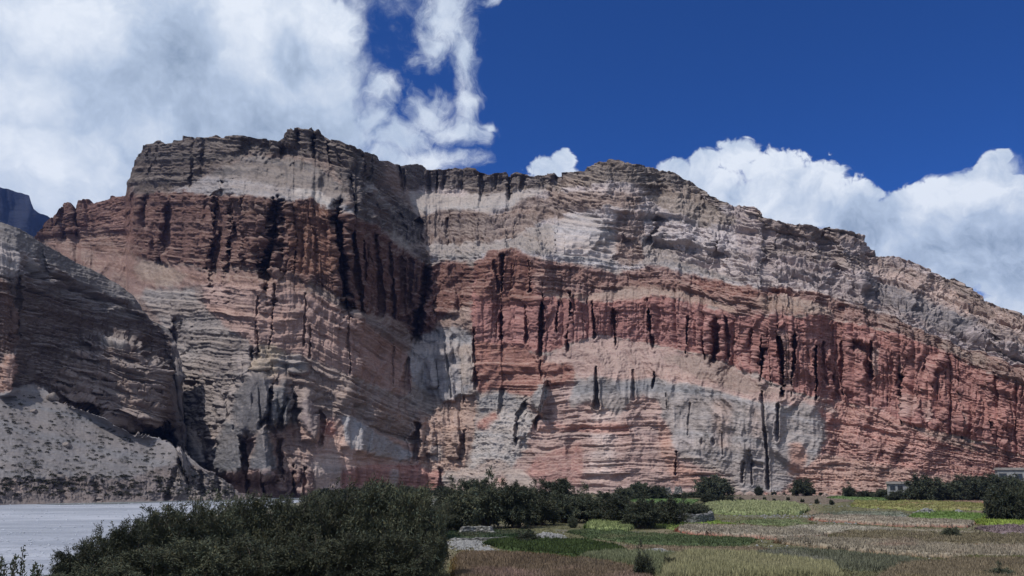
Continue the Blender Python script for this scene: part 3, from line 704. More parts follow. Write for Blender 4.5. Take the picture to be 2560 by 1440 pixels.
GULM = [
    ([(383, 362), (376, 420), (372, 495)], 13, 3.2), ([(398, 370), (392, 440)], 6, 2.0), ([(488, 350), (482, 420), (479, 465)], 7, 3.2), ([(515, 350), (509, 430)], 7, 3.2),
    ([(612, 372), (640, 362), (672, 366)], 14, 4.5), ([(708, 385), (735, 388)], 12, 4), ([(747, 340), (752, 378)], 6, 2), ([(781, 345), (786, 385)], 8, 3), ([(822, 365), (826, 400)], 7, 3), ([(848, 372), (852, 400)], 5, 2),
    ([(905, 395), (905, 425)], 6, 2.5), ([(928, 395), (925, 440)], 5, 2),
    ([(340, 497), (330, 560)], 12, 4.0), ([(372, 500), (366, 560)], 10, 3), ([(426, 535), (415, 600), (408, 650)], 13, 5.0), ([(469, 520), (460, 655)], 12, 4.0), ([(515, 495), (514, 548)], 7, 3),
    ([(552, 515), (556, 545), (547, 620), (540, 680)], 22, 12.0), ([(585, 530), (588, 575), (578, 640), (572, 672)], 17, 11.0), ([(612, 505), (603, 560)], 7, 2.6), ([(690, 535), (688, 575), (676, 640), (668, 672)], 23, 12.0),
    ([(713, 560), (706, 640), (700, 672)], 8, 3.5), ([(740, 600), (738, 680)], 4, 2), ([(382, 610), (385, 662)], 6, 2.0),
    ([(843, 540), (848, 600), (858, 690), (868, 768)], 17, 9.5), ([(880, 590), (893, 680), (905, 772)], 8, 6), ([(905, 600), (915, 700)], 5, 3), ([(938, 600), (948, 700), (952, 780)], 9, 5.5), ([(972, 620), (982, 700), (985, 790)], 7, 4.5),
    ([(1000, 660), (1004, 700), (1008, 760)], 10, 5), ([(1030, 660), (1022, 760)], 6, 3.5),
    ([(1066, 690), (1062, 740), (1050, 790), (1042, 838)], 13, 11), ([(1050, 560), (1052, 600)], 9, 7), ([(945, 490), (950, 560)], 9, 4), ([(975, 520), (982, 575)], 8, 4), ([(1000, 540), (1010, 590)], 7, 4), ([(878, 440), (885, 530)], 8, 3.5), ([(1118, 550), (1122, 608)], 4, 4), ([(1196, 560), (1200, 612)], 5, 3),
    ([(1000, 425), (1003, 475)], 6, 3.5), ([(1012, 430), (1010, 470)], 4, 3), ([(1072, 430), (1072, 475)], 6, 3.5), ([(1092, 435), (1090, 475)], 4, 3), ([(1112, 440), (1106, 470)], 5, 2.5), ([(1205, 445), (1210, 480)], 13, 5), ([(1272, 445), (1270, 490)], 8, 4), ([(1310, 450), (1305, 475)], 5, 2), ([(1390, 440), (1386, 466)], 12, 4.5), ([(1240, 440), (1238, 470)], 4, 2),
    ([(1257, 650), (1255, 720)], 6, 5), ([(1258, 740), (1257, 840)], 6, 6), ([(1256, 840), (1256, 970)], 4, 1.2), ([(1235, 660), (1245, 720)], 6, 3.5), ([(1325, 660), (1330, 730)], 5, 3), ([(1288, 660), (1284, 700)], 5, 3),
    ([(1320, 750), (1316, 850)], 5, 4), ([(1352, 740), (1352, 800), (1349, 880)], 7, 6.5), ([(1393, 765), (1391, 822)], 5, 4), ([(1425, 745), (1420, 870)], 6, 5), ([(1437, 750), (1432, 790)], 5, 3), ([(1481, 762), (1487, 840)], 4.5, 4), ([(1533, 780), (1540, 860)], 4.5, 4.5),
    ([(1620, 755), (1632, 865)], 4.5, 4.5), ([(1718, 800), (1716, 880)], 4, 3.5), ([(1760, 830), (1762, 895)], 4, 3), ([(1790, 832), (1792, 860), (1785, 890)], 15, 6), ([(1814, 800), (1820, 890)], 5, 2.5), ([(1850, 820), (1852, 900)], 4, 2.5), ([(1880, 830), (1882, 930)], 4, 2.5),
    ([(1905, 850), (1902, 940)], 6, 5), ([(1926, 850), (1928, 950)], 4, 3), ([(1948, 830), (1955, 920), (1956, 980)], 7, 6.5), ([(1986, 840), (1978, 980)], 5, 4), ([(2040, 870), (2040, 990)], 4.5, 5), ([(2105, 860), (2110, 980)], 4, 2), ([(2060, 860), (2064, 960)], 3.5, 2), ([(2135, 860), (2170, 880), (2172, 930)], 10, 3.5), ([(2178, 860), (2180, 950)], 5, 3.5), ([(2252, 940), (2254, 1050)], 5, 4.5), ([(2296, 960), (2298, 1020)], 4, 3), ([(2400, 990), (2404, 1088)], 4, 3), ([(2330, 960), (2332, 1050)], 4, 2.4), ([(2470, 1010), (2474, 1070)], 4, 2.4),
    ([(1490, 925), (1491, 1010)], 5, 4.5), ([(1585, 935), (1583, 990)], 4.5, 3), ([(1636, 940), (1632, 965)], 4.5, 3.5), ([(1352, 905), (1352, 950)], 3, 2.5), ([(1366, 960), (1356, 1010), (1340, 1060)], 6, 3.5), ([(1310, 1010), (1296, 1040), (1290, 1095)], 8, 4.5), ([(1255, 985), (1250, 1030)], 6, 3),
    ([(1905, 985), (1908, 1030), (1918, 1140), (1920, 1215)], 5, 2.6), ([(1945, 1020), (1942, 1090)], 5, 2.6), ([(1664, 985), (1666, 1020)], 2.5, 1.5), ([(1722, 1010), (1720, 1085)], 2.5, 1.2), ([(1806, 1085), (1808, 1135)], 2.5, 1.2), ([(1690, 1135), (1688, 1180)], 4, 2.5), ([(1870, 1150), (1874, 1160)], 11, 2), ([(1858, 1160), (1856, 1200)], 4, 2), ([(1878, 1165), (1880, 1208)], 3, 1.5), ([(1880, 1160), (1905, 1165)], 4, 1.5), ([(1755, 1105), (1756, 1106)], 5, 1.5), ([(1780, 1103), (1781, 1104)], 5, 1.5),
    ([(1045, 1075), (1038, 1130)], 11, 6), ([(1020, 900), (1016, 970)], 7, 3.5), ([(1186, 830), (1190, 960)], 6, 4), ([(1133, 855), (1135, 900)], 8, 2.5), ([(1110, 850), (1130, 990)], 4, 2), ([(1150, 950), (1160, 1000)], 4, 2), ([(1160, 1090), (1150, 1140)], 8, 3.5), ([(1100, 1180), (1104, 1230)], 6, 3),
    ([(679, 975), (672, 1040), (655, 1060)], 8, 4.5), ([(738, 990), (735, 1050)], 8, 3.5), ([(714, 1000), (700, 1065)], 6, 3), ([(802, 1045), (800, 1100)], 8, 4), ([(700, 1120), (704, 1180)], 9, 5), ([(610, 1110), (620, 1165)], 7, 4), ([(570, 1000), (574, 1040)], 9, 3.5), ([(514, 1100), (520, 1160)], 8, 3.5),
    ([(632, 880), (630, 925)], 6, 4), ([(648, 830), (642, 900)], 6, 3.5), ([(690, 720), (684, 790), (676, 860)], 6, 3), ([(646, 745), (640, 860)], 5, 2.5), ([(765, 740), (760, 860)], 4, 2), ([(776, 820), (775, 890)], 4, 2), ([(870, 800), (872, 930)], 4, 2), ([(980, 870), (984, 960)], 4, 2), ([(440, 850), (425, 930), (415, 1000)], 22, 10), ([(735, 1170), (735, 1230)], 8, 4), ([(620, 1190), (620, 1235)], 7, 4), ([(655, 1190), (660, 1230)], 6, 3), ([(765, 1180), (760, 1230)], 6, 3), ([(1650, 560), (1620, 600)], 10, 3.5), ([(1560, 590), (1610, 660)], 4, 1.5), ([(1790, 620), (1800, 660)], 8, 4),
    ([(460, 745), (455, 800)], 6, 2),
]
def extra_m(PX, PY):
    bot = line([(800, 730), (860, 775), (960, 800), (1040, 850), (1120, 850), (1200, 880)])(PX)
    up = sstep(40, -30, PY - bot)
    fold = 24 * sstep(835, 1060, PX) * sstep(1215, 1070, PX)
    e = fold * up
    rim = 30 * sstep(945, 990, PX) * sstep(1520, 1380, PX) * sstep(640, 520, PY)
    e = e + rim
    e = e + 14 * sstep(860, 1040, PX) * sstep(1240, 1060, PX) * sstep(790, 880, PY)
    # broad buttresses
    e = e + fbm2(PX / 210, PY / 420, 3, 404) * 4.5
    e = e - (5.0 + 3.5 * sstep(760, 560, PY)) * fbm2(PX / 120 + 0.5 * fbm2(PX / 200, PY / 150, 2, 410), PY / 260, 4, 406, 0.5, True) * sstep(1240, 1100, PY)
    return e
SPM = [(658, 942, 669, 1034, 12, 4), (644, 962, 635, 1092, 16, 5), (625, 974, 608, 1086, 26, 4.5), (710, 938, 706, 1016, 8, 3), (687, 983, 684, 1066, 12, 4.5), (715, 1007, 713, 1060, 10, 4),
       (764, 986, 772, 1098, 28, 7.5), (655, 1059, 656, 1182, 34, 13), (573, 1044, 565, 1180, 42, 10), (589, 1062, 596, 1170, 14, 9), (470, 1081, 482, 1168, 34, 6.5), (571, 989, 556, 1048, 18, 4.5), (530, 1020, 530, 1060, 10, 3),
       (657, 873, 654, 918, 20, 4), (745, 888, 748, 930, 26, 4), (608, 879, 602, 934, 32, 4.5), (700, 1172, 706, 1225, 14, 4), (767, 1175, 764, 1232, 20, 5), (740, 1160, 738, 1200, 14, 3.5), (655, 1190, 650, 1236, 10, 3), (484, 920, 482, 955, 8, 2.5),
       (177, 506, 168, 575, 22, 4.5), (206, 496, 206, 560, 16, 3.5), (1098, 843, 1118, 1000, 22, 4.5), (1072, 862, 1082, 965, 16, 4), (1160, 850, 1166, 985, 24, 4), (1361, 946, 1346, 1040, 14, 5), (870, 1036, 862, 1115, 12, 3), (905, 1055, 900, 1125, 10, 2.5), (935, 1075, 930, 1135, 10, 2.5),
       (1065, 700, 1080, 850, 18, 4), (1115, 655, 1120, 780, 28, 5), (1310, 1010, 1300, 1090, 14, 3.5), (1325, 1015, 1315, 1080, 14, 3), (1080, 1040, 1075, 1130, 16, 4), (1140, 1020, 1135, 1140, 22, 4), (1055, 1060, 1050, 1140, 10, 3)]
SPH = [(30, 886, 22, 988, 24, 5), (228, 832, 228, 862, 9, 3), (455, 835, 440, 960, 10, 3)]
cols_m = np.concatenate([np.linspace(-280, -20, 40), np.linspace(-18, 2578, 1500), np.linspace(2584, 2830, 40)])
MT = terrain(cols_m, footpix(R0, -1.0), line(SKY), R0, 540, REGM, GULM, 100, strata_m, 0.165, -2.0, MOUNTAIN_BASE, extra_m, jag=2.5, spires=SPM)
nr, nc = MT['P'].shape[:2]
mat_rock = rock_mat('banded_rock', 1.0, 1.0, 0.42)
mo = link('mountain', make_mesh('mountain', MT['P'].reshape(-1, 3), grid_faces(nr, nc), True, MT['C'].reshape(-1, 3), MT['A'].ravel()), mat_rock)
tag(mo, 'banded red and grey rock mountain with fluted cliffs above the valley', 'mountain', kind='structure')

# ------------------------------------------------------------------ nearer hill with scree on the left
SKYH = [(-700, 420), (-300, 470), (-60, 535), (0, 555), (50, 572), (100, 606), (140, 628), (180, 652), (220, 672), (262, 692), (300, 715), (332, 738), (350, 762), (370, 796), (400, 812), (424, 826), (434, 846), (442, 880), (448, 940), (454, 1010), (460, 1080), (468, 1128), (476, 1144), (500, 1165), (560, 1200), (600, 1228), (640, 1243)]
R0H = line([(-700, 250), (-300, 256), (0, 262), (300, 270), (500, 280), (640, 288)])
HILL_BASE = dict(col=(100, 94, 93), slope=84, flute=0.6, strat=0.5, rough=0.6, rill=0.0, cstrat=0.3, vst=0.2, dust_sunlit=0.9, dust_sunlit_col=(126, 120, 118))
SCREE = [(-720, 900), (0, 988), (40, 972), (70, 968), (112, 972), (150, 1002), (260, 1042), (330, 1082), (410, 1096), (470, 1138), (560, 1193), (650, 1235), (650, 1300), (-720, 1300)]
REGH = [
    ([(-720, 380), (0, 540), (110, 595), (340, 735), (430, 820), (440, 850), (350, 800), (300, 760), (200, 710), (120, 660), (0, 610), (-720, 560)], dict(col=(98, 95, 94), slope=46, strat=0.1, rough=0.35, flute=0.05, cstrat=0.15, rill=0.15)),
    ([(-300, 600), (0, 610), (80, 640), (90, 680), (40, 690), (-300, 680)], dict(col=(128, 122, 120), slope=62, strat=0.3, flute=0.8)),
    ([(-720, 640), (40, 690), (130, 670), (200, 710), (330, 760), (430, 850), (440, 1100), (330, 1080), (150, 1000), (0, 985), (-720, 900)], dict(col=(78, 68, 64), slope=87, flute=0.6, strat=0.5, rough=0.8)),
    ([(60, 660), (200, 710), (320, 770), (360, 810), (300, 800), (180, 760), (70, 720)], dict(col=(98, 92, 90), slope=66, strat=1.5, flute=0.3)),
    ([(130, 945), (165, 885), (240, 850), (300, 850), (340, 880), (400, 910), (430, 960), (440, 1040), (330, 1075), (260, 1040), (150, 1000), (120, 965)], dict(col=(108, 95, 88), slope=68, strat=1.2, flute=0.6, rough=0.7)),
    ([(170, 880), (250, 845), (300, 850), (340, 880), (300, 872), (230, 862)], dict(col=(128, 122, 118), slope=46)),
    ([(-60, 700), (10, 690), (45, 800), (40, 880), (-60, 900)], dict(col=(86, 68, 60), slope=85)),
    ([(-10, 960), (15, 890), (45, 885), (48, 930), (30, 988), (0, 990)], dict(col=(118, 92, 80), slope=84, push=-4, pblur=6, strat=0.2)),
    (SCREE, dict(ragged=2.0, col=(120, 118, 119), slope=35, strat=0.02, rough=0.16, flute=0.0, rill=0.10, cstrat=0.05, vst=0.05, dust_sunlit=0.0, blur=4, cblur=1.5)),
    ([(-300, 1205), (60, 1195), (200, 1190), (330, 1200), (420, 1160), (470, 1150), (560, 1200), (650, 1240), (650, 1300), (-300, 1300)], dict(col=(112, 104, 102), slope=38, rough=0.75, strat=0.1, flute=0.2)),
    ([(430, 1185), (470, 1170), (540, 1190), (590, 1225), (590, 1245), (420, 1245)], dict(col=(106, 100, 96), slope=64, rough=1.1, flute=0.9)),
    ([(10, 1200), (50, 1195), (60, 1240), (0, 1240)], dict(col=(140, 126, 118), slope=50)),
]
GULH = [([(48, 690), (44, 760), (44, 840)], 6, 2.5), ([(100, 640), (110, 670)], 10, 3), ([(500, 1190), (505, 1235)], 8, 3), ([(440, 1190), (420, 1235)], 10, 3), ([(545, 1200), (550, 1235)], 7, 3), ([(150, 1215), (160, 1235)], 14, 2), ([(240, 1215), (245, 1235)], 12, 2),
        ([(150, 925), (200, 935), (300, 960), (400, 985)], 4, 2.0), ([(170, 900), (260, 905), (380, 935)], 4, 1.6), ([(140, 955), (260, 985), (400, 1020)], 4, 2.0), ([(200, 1000), (300, 1030)], 4, 1.6)]
def strata_h(PX, PY):
    return PY - 0.26 * PX
def extra_h(PX, PY):
    edge = line([p for p in SCREE if p[1] < 1280])(PX)
    up = sstep(3, -4, PY - edge)
    ramp = line([(-700, 4), (-60, 4), (40, 2), (440, 76), (640, 76)])(PX)
    oc = blur(poly_mask([(120, 960), (160, 880), (240, 842), (310, 845), (350, 875), (410, 905), (436, 960), (440, 1060), (330, 1080), (250, 1040), (140, 1000)], PX, PY).astype(float), 17, 10)
    return ramp * up + fbm2(PX / 150, PY / 300, 2, 808) * 4 - oc * (0.13 * np.clip(PX - 110, 0, 330))
cols_h = np.concatenate([np.linspace(-690, -30, 90), np.linspace(-26, 640, 400)])
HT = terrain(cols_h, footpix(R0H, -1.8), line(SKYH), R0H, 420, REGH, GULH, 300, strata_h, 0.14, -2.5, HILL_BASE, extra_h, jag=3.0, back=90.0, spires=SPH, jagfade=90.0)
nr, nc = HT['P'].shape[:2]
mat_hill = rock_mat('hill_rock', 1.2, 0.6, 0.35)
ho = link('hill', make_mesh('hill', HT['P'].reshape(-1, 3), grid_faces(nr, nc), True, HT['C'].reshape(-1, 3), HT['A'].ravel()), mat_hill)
tag(ho, 'dark rocky spur with grey scree slope beside the riverbed', 'hill', kind='structure')

# ------------------------------------------------------------------ far mountain under the cloud
def far_mountain():
    n, mrows = 160, 40
    px = np.linspace(-500, 420, n)
    sk = line([(-500, 380), (-200, 410), (-60, 440), (0, 468), (60, 484), (76, 492), (80, 520), (100, 534), (130, 545), (200, 600), (420, 760)])(px) + fbm2(px / 30, px * 0, 4, 9) * 6
    V = []
    for j in range(mrows):
        t = j / (mrows - 1)
        py = 1185 + (sk - 1185) * t
        r = 1500 + 450 * t + 60 * fbm2(px / 60, px * 0 + t * 4, 4, 12)
        V.append(np.stack(at(px, py, r), -1))
    V = np.stack(V, 0)
    c = np.zeros((mrows, n, 3)) + np.array([0.022, 0.026, 0.042])  # cloud shadow and blue haze painted into the dark rock colour
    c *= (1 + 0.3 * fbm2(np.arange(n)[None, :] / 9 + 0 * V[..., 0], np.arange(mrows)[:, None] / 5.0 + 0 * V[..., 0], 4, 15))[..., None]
    return make_mesh('far_mountain', V.reshape(-1, 3), grid_faces(mrows, n), True, c.reshape(-1, 3))
fm = link('far_mountain', far_mountain(), rock_mat('far_rock', 0.04, 0.4, 0.2))
tag(fm, 'dark blue far mountain vanishing into the cloud at left', 'mountain', kind='structure')

# ------------------------------------------------------------------ ground, riverbed, river
BANKX, BANKY = zip(*[onground(*p) for p in ((40, 1475), (170, 1430), (330, 1345), (520, 1288), (700, 1262), (800, 1246), (860, 1238))])
_bk = sorted(zip(BANKY, BANKX))
def bank_x(y):
    return np.interp(y, [b[0] for b in _bk], [b[1] for b in _bk])
def ground_z(x, y):
    x = np.asarray(x, float); y = np.asarray(y, float)
    r = np.hypot(x, y)
    side = x - bank_x(y)
    z = -1.6 + 1.6 * sstep(-4.0, 1.0, side)
    z = z + 0.10 * fbm2(x / 9, y / 9, 3, 61) * sstep(-1, 3, side) * sstep(1500, 500, r)
    mound = np.clip(4.4 - np.clip(r - 9, 0, None) * 0.165, 0, 4.4)
    return np.maximum(z, 0) * 0 + np.where(mound > 0, np.maximum(z, mound), z)
def build_ground():
    na = 720
    az = np.linspace(-math.pi, math.pi, na + 1)
    fine = np.linspace(-0.75, 0.75, 900)
    az = np.unique(np.concatenate([az[np.abs(az) > 0.75], fine]))
    rr = np.concatenate([np.linspace(0.5, 40, 24), np.geomspace(41, 330, 200), np.geomspace(340, 2500, 24)])
    A_, R_ = np.meshgrid(az, rr)
    X = np.sin(A_) * R_; Y = np.cos(A_) * R_
    Z = ground_z(X, Y)
    P = np.stack([X, Y, Z], -1)
    F = grid_faces(len(rr), len(az))
    fx = X.ravel()[F].mean(1); fy = Y.ravel()[F].mean(1); fr = np.hypot(fx, fy)
    wet = (fx - bank_x(fy) < -3.0) & (fr > 30) & (fr < 330) & (fy > 0)
    return P.reshape(-1, 3), F, wet
def soil_mat():
    m = bpy.data.materials.new('dry_soil'); m.use_nodes = True
    t = NT(m.node_tree); b = m.node_tree.nodes['Principled BSDF']
    c = t.node('ShaderNodeTexCoord').outputs['Object']
    n1 = t.noise(c, 0.35, 7, 0.6); n2 = t.noise(c, 3.0, 6, 0.65)
    col = t.mix(t.mr(n1, 0.4, 0.62, 0, 1, True), (0.10, 0.085, 0.06, 1), (0.075, 0.085, 0.045, 1))
    col = t.mix(t.mr(n2, 0.5, 0.68, 0, 1, True), col, (0.16, 0.135, 0.115, 1))
    t.put(b.inputs['Base Color'], col); b.inputs['Roughness'].default_value = 0.95
    bp = t.node('ShaderNodeBump'); bp.inputs['Strength'].default_value = 0.6; bp.inputs['Distance'].default_value = 0.15
    t.put(bp.inputs['Height'], n2); t.put(b.inputs['Normal'], bp.outputs[0])
    return m
def gravel_mat():
    m = bpy.data.materials.new('river_gravel'); m.use_nodes = True
    t = NT(m.node_tree); b = m.node_tree.nodes['Principled BSDF']
    c = t.node('ShaderNodeTexCoord').outputs['Object']
    n1 = t.noise(t.vm('MULTIPLY', c, (0.35, 0.6, 1.0)), 0.07, 7, 0.65)
    n2 = t.noise(c, 2.6, 6, 0.7)
    n3 = t.noise(t.vm('MULTIPLY', c, (0.16, 1.0, 1.0)), 0.35, 7, 0.68)
    v = t.node('ShaderNodeTexVoronoi'); t.put(v.inputs['Vector'], c); v.inputs['Scale'].default_value = 2.2
    col = t.mix(t.mr(n1, 0.38, 0.64, 0, 1, True), (0.19, 0.21, 0.26, 1), (0.30, 0.32, 0.38, 1))
    col = t.mix(t.mr(n3, 0.30, 0.46, 0.75, 0.0), col, (0.13, 0.145, 0.175, 1))
    col = t.mix(t.mr(n3, 0.56, 0.70, 0.0, 0.6), col, (0.40, 0.42, 0.47, 1))
    col = t.mix(t.mr(n2, 0.36, 0.5, 0.55, 0), col, (0.14, 0.14, 0.15, 1))
    col = t.mix(t.mr(v.outputs['Distance'], 0.0, 0.25, 0.5, 0), col, (0.5, 0.5, 0.51, 1))
    t.put(b.inputs['Base Color'], col); b.inputs['Roughness'].default_value = 0.9
    bp = t.node('ShaderNodeBump'); bp.inputs['Strength'].default_value = 0.5; bp.inputs['Distance'].default_value = 0.2
    t.put(bp.inputs['Height'], n2); t.put(b.inputs['Normal'], bp.outputs[0])
    return m
GP, GF, GW = build_ground()
def submesh(name, P, F, mask):
    f = F[mask]; u, inv = np.unique(f, return_inverse=True)
    return make_mesh(name, P[u], inv.reshape(f.shape), True)
mat_soil = soil_mat(); mat_gravel = gravel_mat()
tag(link('ground', submesh('ground', GP, GF, ~GW), mat_soil), 'brown valley floor under the fields', 'ground', kind='structure')
tag(link('riverbed', submesh('riverbed', GP, GF, GW), mat_gravel), 'pale blue grey gravel riverbed', 'riverbed', kind='structure')
def build_river():
    px = np.linspace(-400, 900, 200)
    lo = line([(-400, 1254), (0, 1257), (150, 1261), (300, 1259), (420, 1254), (600, 1252), (900, 1247)])(px) + fbm2(px / 60, px * 0, 3, 33) * 0.8
    hi = line([(-400, 1246), (0, 1247), (300, 1248), (600, 1247.5), (900, 1244)])(px)
    V = []
    for t in np.linspace(0, 1, 6):
        x, y = onground(px, lo + (hi - lo) * t, -1.5)
        V.append(np.stack([x, y, np.full_like(x, -1.5)], -1))
    return make_mesh('river', np.stack(V, 0).reshape(-1, 3), grid_faces(6, 200), True)
m = bpy.data.materials.new('silty_water'); m.use_nodes = True
b = m.node_tree.nodes['Principled BSDF']; b.inputs['Base Color'].default_value = (0.17, 0.20, 0.21, 1); b.inputs['Roughness'].default_value = 0.25
t = NT(m.node_tree)
bp = t.node('ShaderNodeBump'); bp.inputs['Strength'].default_value = 0.4; bp.inputs['Distance'].default_value = 0.1
t.put(bp.inputs['Height'], t.noise(t.node('ShaderNodeTexCoord').outputs['Object'], 1.5, 3)); t.put(b.inputs['Normal'], bp.outputs[0])
tag(link('river', build_river(), m), 'thin grey green river channel below the scree', 'river', kind='structure')

# ------------------------------------------------------------------ foliage
def leaf_mat(name, col, var=0.3):
    m = bpy.data.materials.new(name); m.use_nodes = True
    t = NT(m.node_tree); b = m.node_tree.nodes['Principled BSDF']
    a = t.node('ShaderNodeAttribute'); a.attribute_name = 'Col'
    oi = t.node('ShaderNodeObjectInfo')
    k = t.mr(oi.outputs['Random'], 0, 1, 0.68, 1.35)
    t.put(b.inputs['Base Color'], t.scale(t.mix(1.0, a.outputs['Color'], (*col, 1), 'MULTIPLY'), k))
    b.inputs['Roughness'].default_value = 0.75
    b.inputs['Specular IOR Level'].default_value = 0.15
    return m
def plain(name, col, rough=0.9, ns=4.0, var=0.4):
    m = bpy.data.materials.new(name); m.use_nodes = True
    t = NT(m.node_tree); b = m.node_tree.nodes['Principled BSDF']
    n = t.noise(t.node('ShaderNodeTexCoord').outputs['Object'], ns, 5, 0.6)
    t.put(b.inputs['Base Color'], t.scale(t.mix(0.0, (*col, 1), (*col, 1)), t.mr(n, 0.25, 0.75, 1 - var, 1 + var)))
    b.inputs['Roughness'].default_value = rough
    return m
def leaves(P, D, L, Wd, rng, cvar=0.2):
    n = len(P)
    D = D / (np.linalg.norm(D, axis=1, keepdims=True) + 1e-9)
    q = rng.normal(size=(n, 3)); sd = np.cross(D, q); sd /= np.linalg.norm(sd, axis=1, keepdims=True) + 1e-9
    L = np.broadcast_to(L, (n,))[:, None]; Wd = np.broadcast_to(Wd, (n,))[:, None]
    a = P; b = P + D * L * 0.45 + sd * Wd * 0.5; c = P + D * L; d = P + D * L * 0.45 - sd * Wd * 0.5
    V = np.stack([a, b, c, d], 1).reshape(-1, 3)
    F = np.arange(4 * n).reshape(n, 4)
    k = 1 + cvar * rng.normal(size=n).clip(-1.6, 2.2)
    h = rng.normal(size=n) * 0.10
    C = np.stack([k * (1 + h), k, k * (1 - h)], 1)
    return V, F, np.repeat(C, 4, 0)
def tube(pts, r0, r1, sides=5):
    pts = np.asarray(pts, float); n = len(pts)
    V = []
    for i in range(n):
        d = pts[min(i + 1, n - 1)] - pts[max(i - 1, 0)]
        d /= np.linalg.norm(d) + 1e-9
        u = np.cross(d, (0.31, 0.9, 0.2)); u /= np.linalg.norm(u) + 1e-9
        v = np.cross(d, u)
        r = r0 + (r1 - r0) * i / (n - 1)
        for k in range(sides):
            a = 2 * math.pi * k / sides
            V.append(pts[i] + r * (math.cos(a) * u + math.sin(a) * v))
    F = [(i * sides + k, i * sides + (k + 1) % sides, (i + 1) * sides + (k + 1) % sides, (i + 1) * sides + k) for i in range(n - 1) for k in range(sides)]
    return np.array(V), np.array(F)
def join(parts):
    Vs, Fs, Cs, o = [], [], [], 0
    for p in parts:
        Vs.append(p[0]); Fs.append(p[1] + o); o += len(p[0])
        if len(p) > 2: Cs.append(p[2])
    return (np.concatenate(Vs), np.concatenate(Fs)) + ((np.concatenate(Cs),) if Cs else ())
def willow_proto(seed, R, H, shoots, twigs, per, L, Wd, upright=0.5):
    rng = np.random.default_rng(seed)
    st, lp, ld, ln = [], [], [], []
    for i in range(shoots):
        a = rng.uniform(0, 2 * math.pi); u = rng.uniform(0, 1) ** 0.5
        lump = 0.82 + 0.22 * math.sin(3 * a + seed) * math.sin(5 * u + seed) + rng.uniform(-0.08, 0.16)
        reach = R * u * lump
        top = H * (1 - 0.62 * u ** 2.2) * lump * rng.uniform(0.86, 1.06)
        b0 = np.array([math.cos(a), math.sin(a), 0]) * R * 0.16 * rng.uniform(0, 1)
        tip = np.array([math.cos(a) * reach, math.sin(a) * reach, top])
        mid = b0 * 0.5 + tip * np.array([0.42, 0.42, 0.78]) + rng.normal(size=3) * 0.12 * R * np.array([1, 1, 0.2])
        def bz(t):
            t = np.asarray(t)[..., None]
            return (1 - t) ** 2 * b0 + 2 * t * (1 - t) * mid + t * t * tip
        st.append(tube(bz(np.linspace(0, 1, 6)), 0.055 * H / 4.5, 0.012))
        for k in range(twigs):
            t0 = rng.uniform(0.16, 1.0) ** 0.8
            p = bz(t0); dr = bz(min(1, t0 + 0.05)) - bz(t0 - 0.05)
            dr = dr / np.linalg.norm(dr) * upright * 1.4 + np.array([math.cos(a), math.sin(a), 0]) * 0.35 + rng.normal(size=3) * 0.55
            dr /= np.linalg.norm(dr)
            ltw = rng.uniform(0.5, 1.1) * R * 0.30
            s = rng.uniform(0, 1, per)
            q = p + dr * (s * ltw)[:, None]
            q[:, 2] -= 0.35 * ltw * s ** 2
            q += rng.normal(size=(per, 3)) * 0.07 * R * 0.5
            lp.append(q)
            ld.append(dr * 0.9 + np.array([0, 0, -0.25]) + rng.normal(size=(per, 3)) * 0.55)
    lp = np.concatenate(lp); ld = np.concatenate(ld)
    ok = lp[:, 2] > 0.05
    V, F, C = leaves(lp[ok], ld[ok], L * rng.uniform(0.7, 1.3, ok.sum()), Wd, rng)
    crown = make_mesh('crown', V, F, False, C)
    sv, sf = join(st)
    stem = make_mesh('trunk', sv, sf, True)
    return crown, stem, R, H
WILLOW = leaf_mat('willow_leaf', (0.058, 0.063, 0.040))
WILLOW_DARK = leaf_mat('dark_willow_leaf', (0.046, 0.052, 0.034))
BARK = plain('bark', (0.09, 0.07, 0.055), 0.9, 6)
NEAR = [willow_proto(11 + i, 3.0, 4.5, 84, 9, 34, 0.26, 0.06) for i in range(4)]
MID = [willow_proto(31 + i, 3.0, 4.5, 60, 8, 24, 0.40, 0.10) for i in range(4)]
ROUND = [willow_proto(51 + i, 3.0, 4.0, 80, 9, 24, 0.42, 0.12, 0.2) for i in range(2)]
def zg(x, y):
    return float(ground_z(np.array([x]), np.array([y]))[0])
def willow(proto, px, r, top, width, label, group, kind='willow', mat=None, cat='tree'):
    crown, stem, R, H = proto
    x, y, _ = at(px, 1250, r)
    x = float(x); y = float(y); z0 = zg(x, y) - 0.05
    zt = CAM_Z - (top - HORIZON) / FPX * r
    e = bpy.data.objects.new(kind, None); COL.objects.link(e)
    e.empty_display_size = 0.3
    e.location = (x, y, z0)
    sw = width / FPX * r / (2 * R) * 1.05
    sh = (zt - z0) / H * (1.14 if r < 100 else 1.05)
    e.scale = (sw, sw * 0.9, sh); e.rotation_euler = (0, 0, random.uniform(0, 6.28))
    link('crown', crown, mat or WILLOW, e); link('trunk', stem, BARK, e)
    if mat is not None:
        c = e.children[0]
        c.material_slots[0].link = 'OBJECT'; c.material_slots[0].material = mat
    return tag(e, label, cat, group)
def ground_r(py, z=0.0):
    return (CAM_Z - z) / ((py - HORIZON) / FPX)
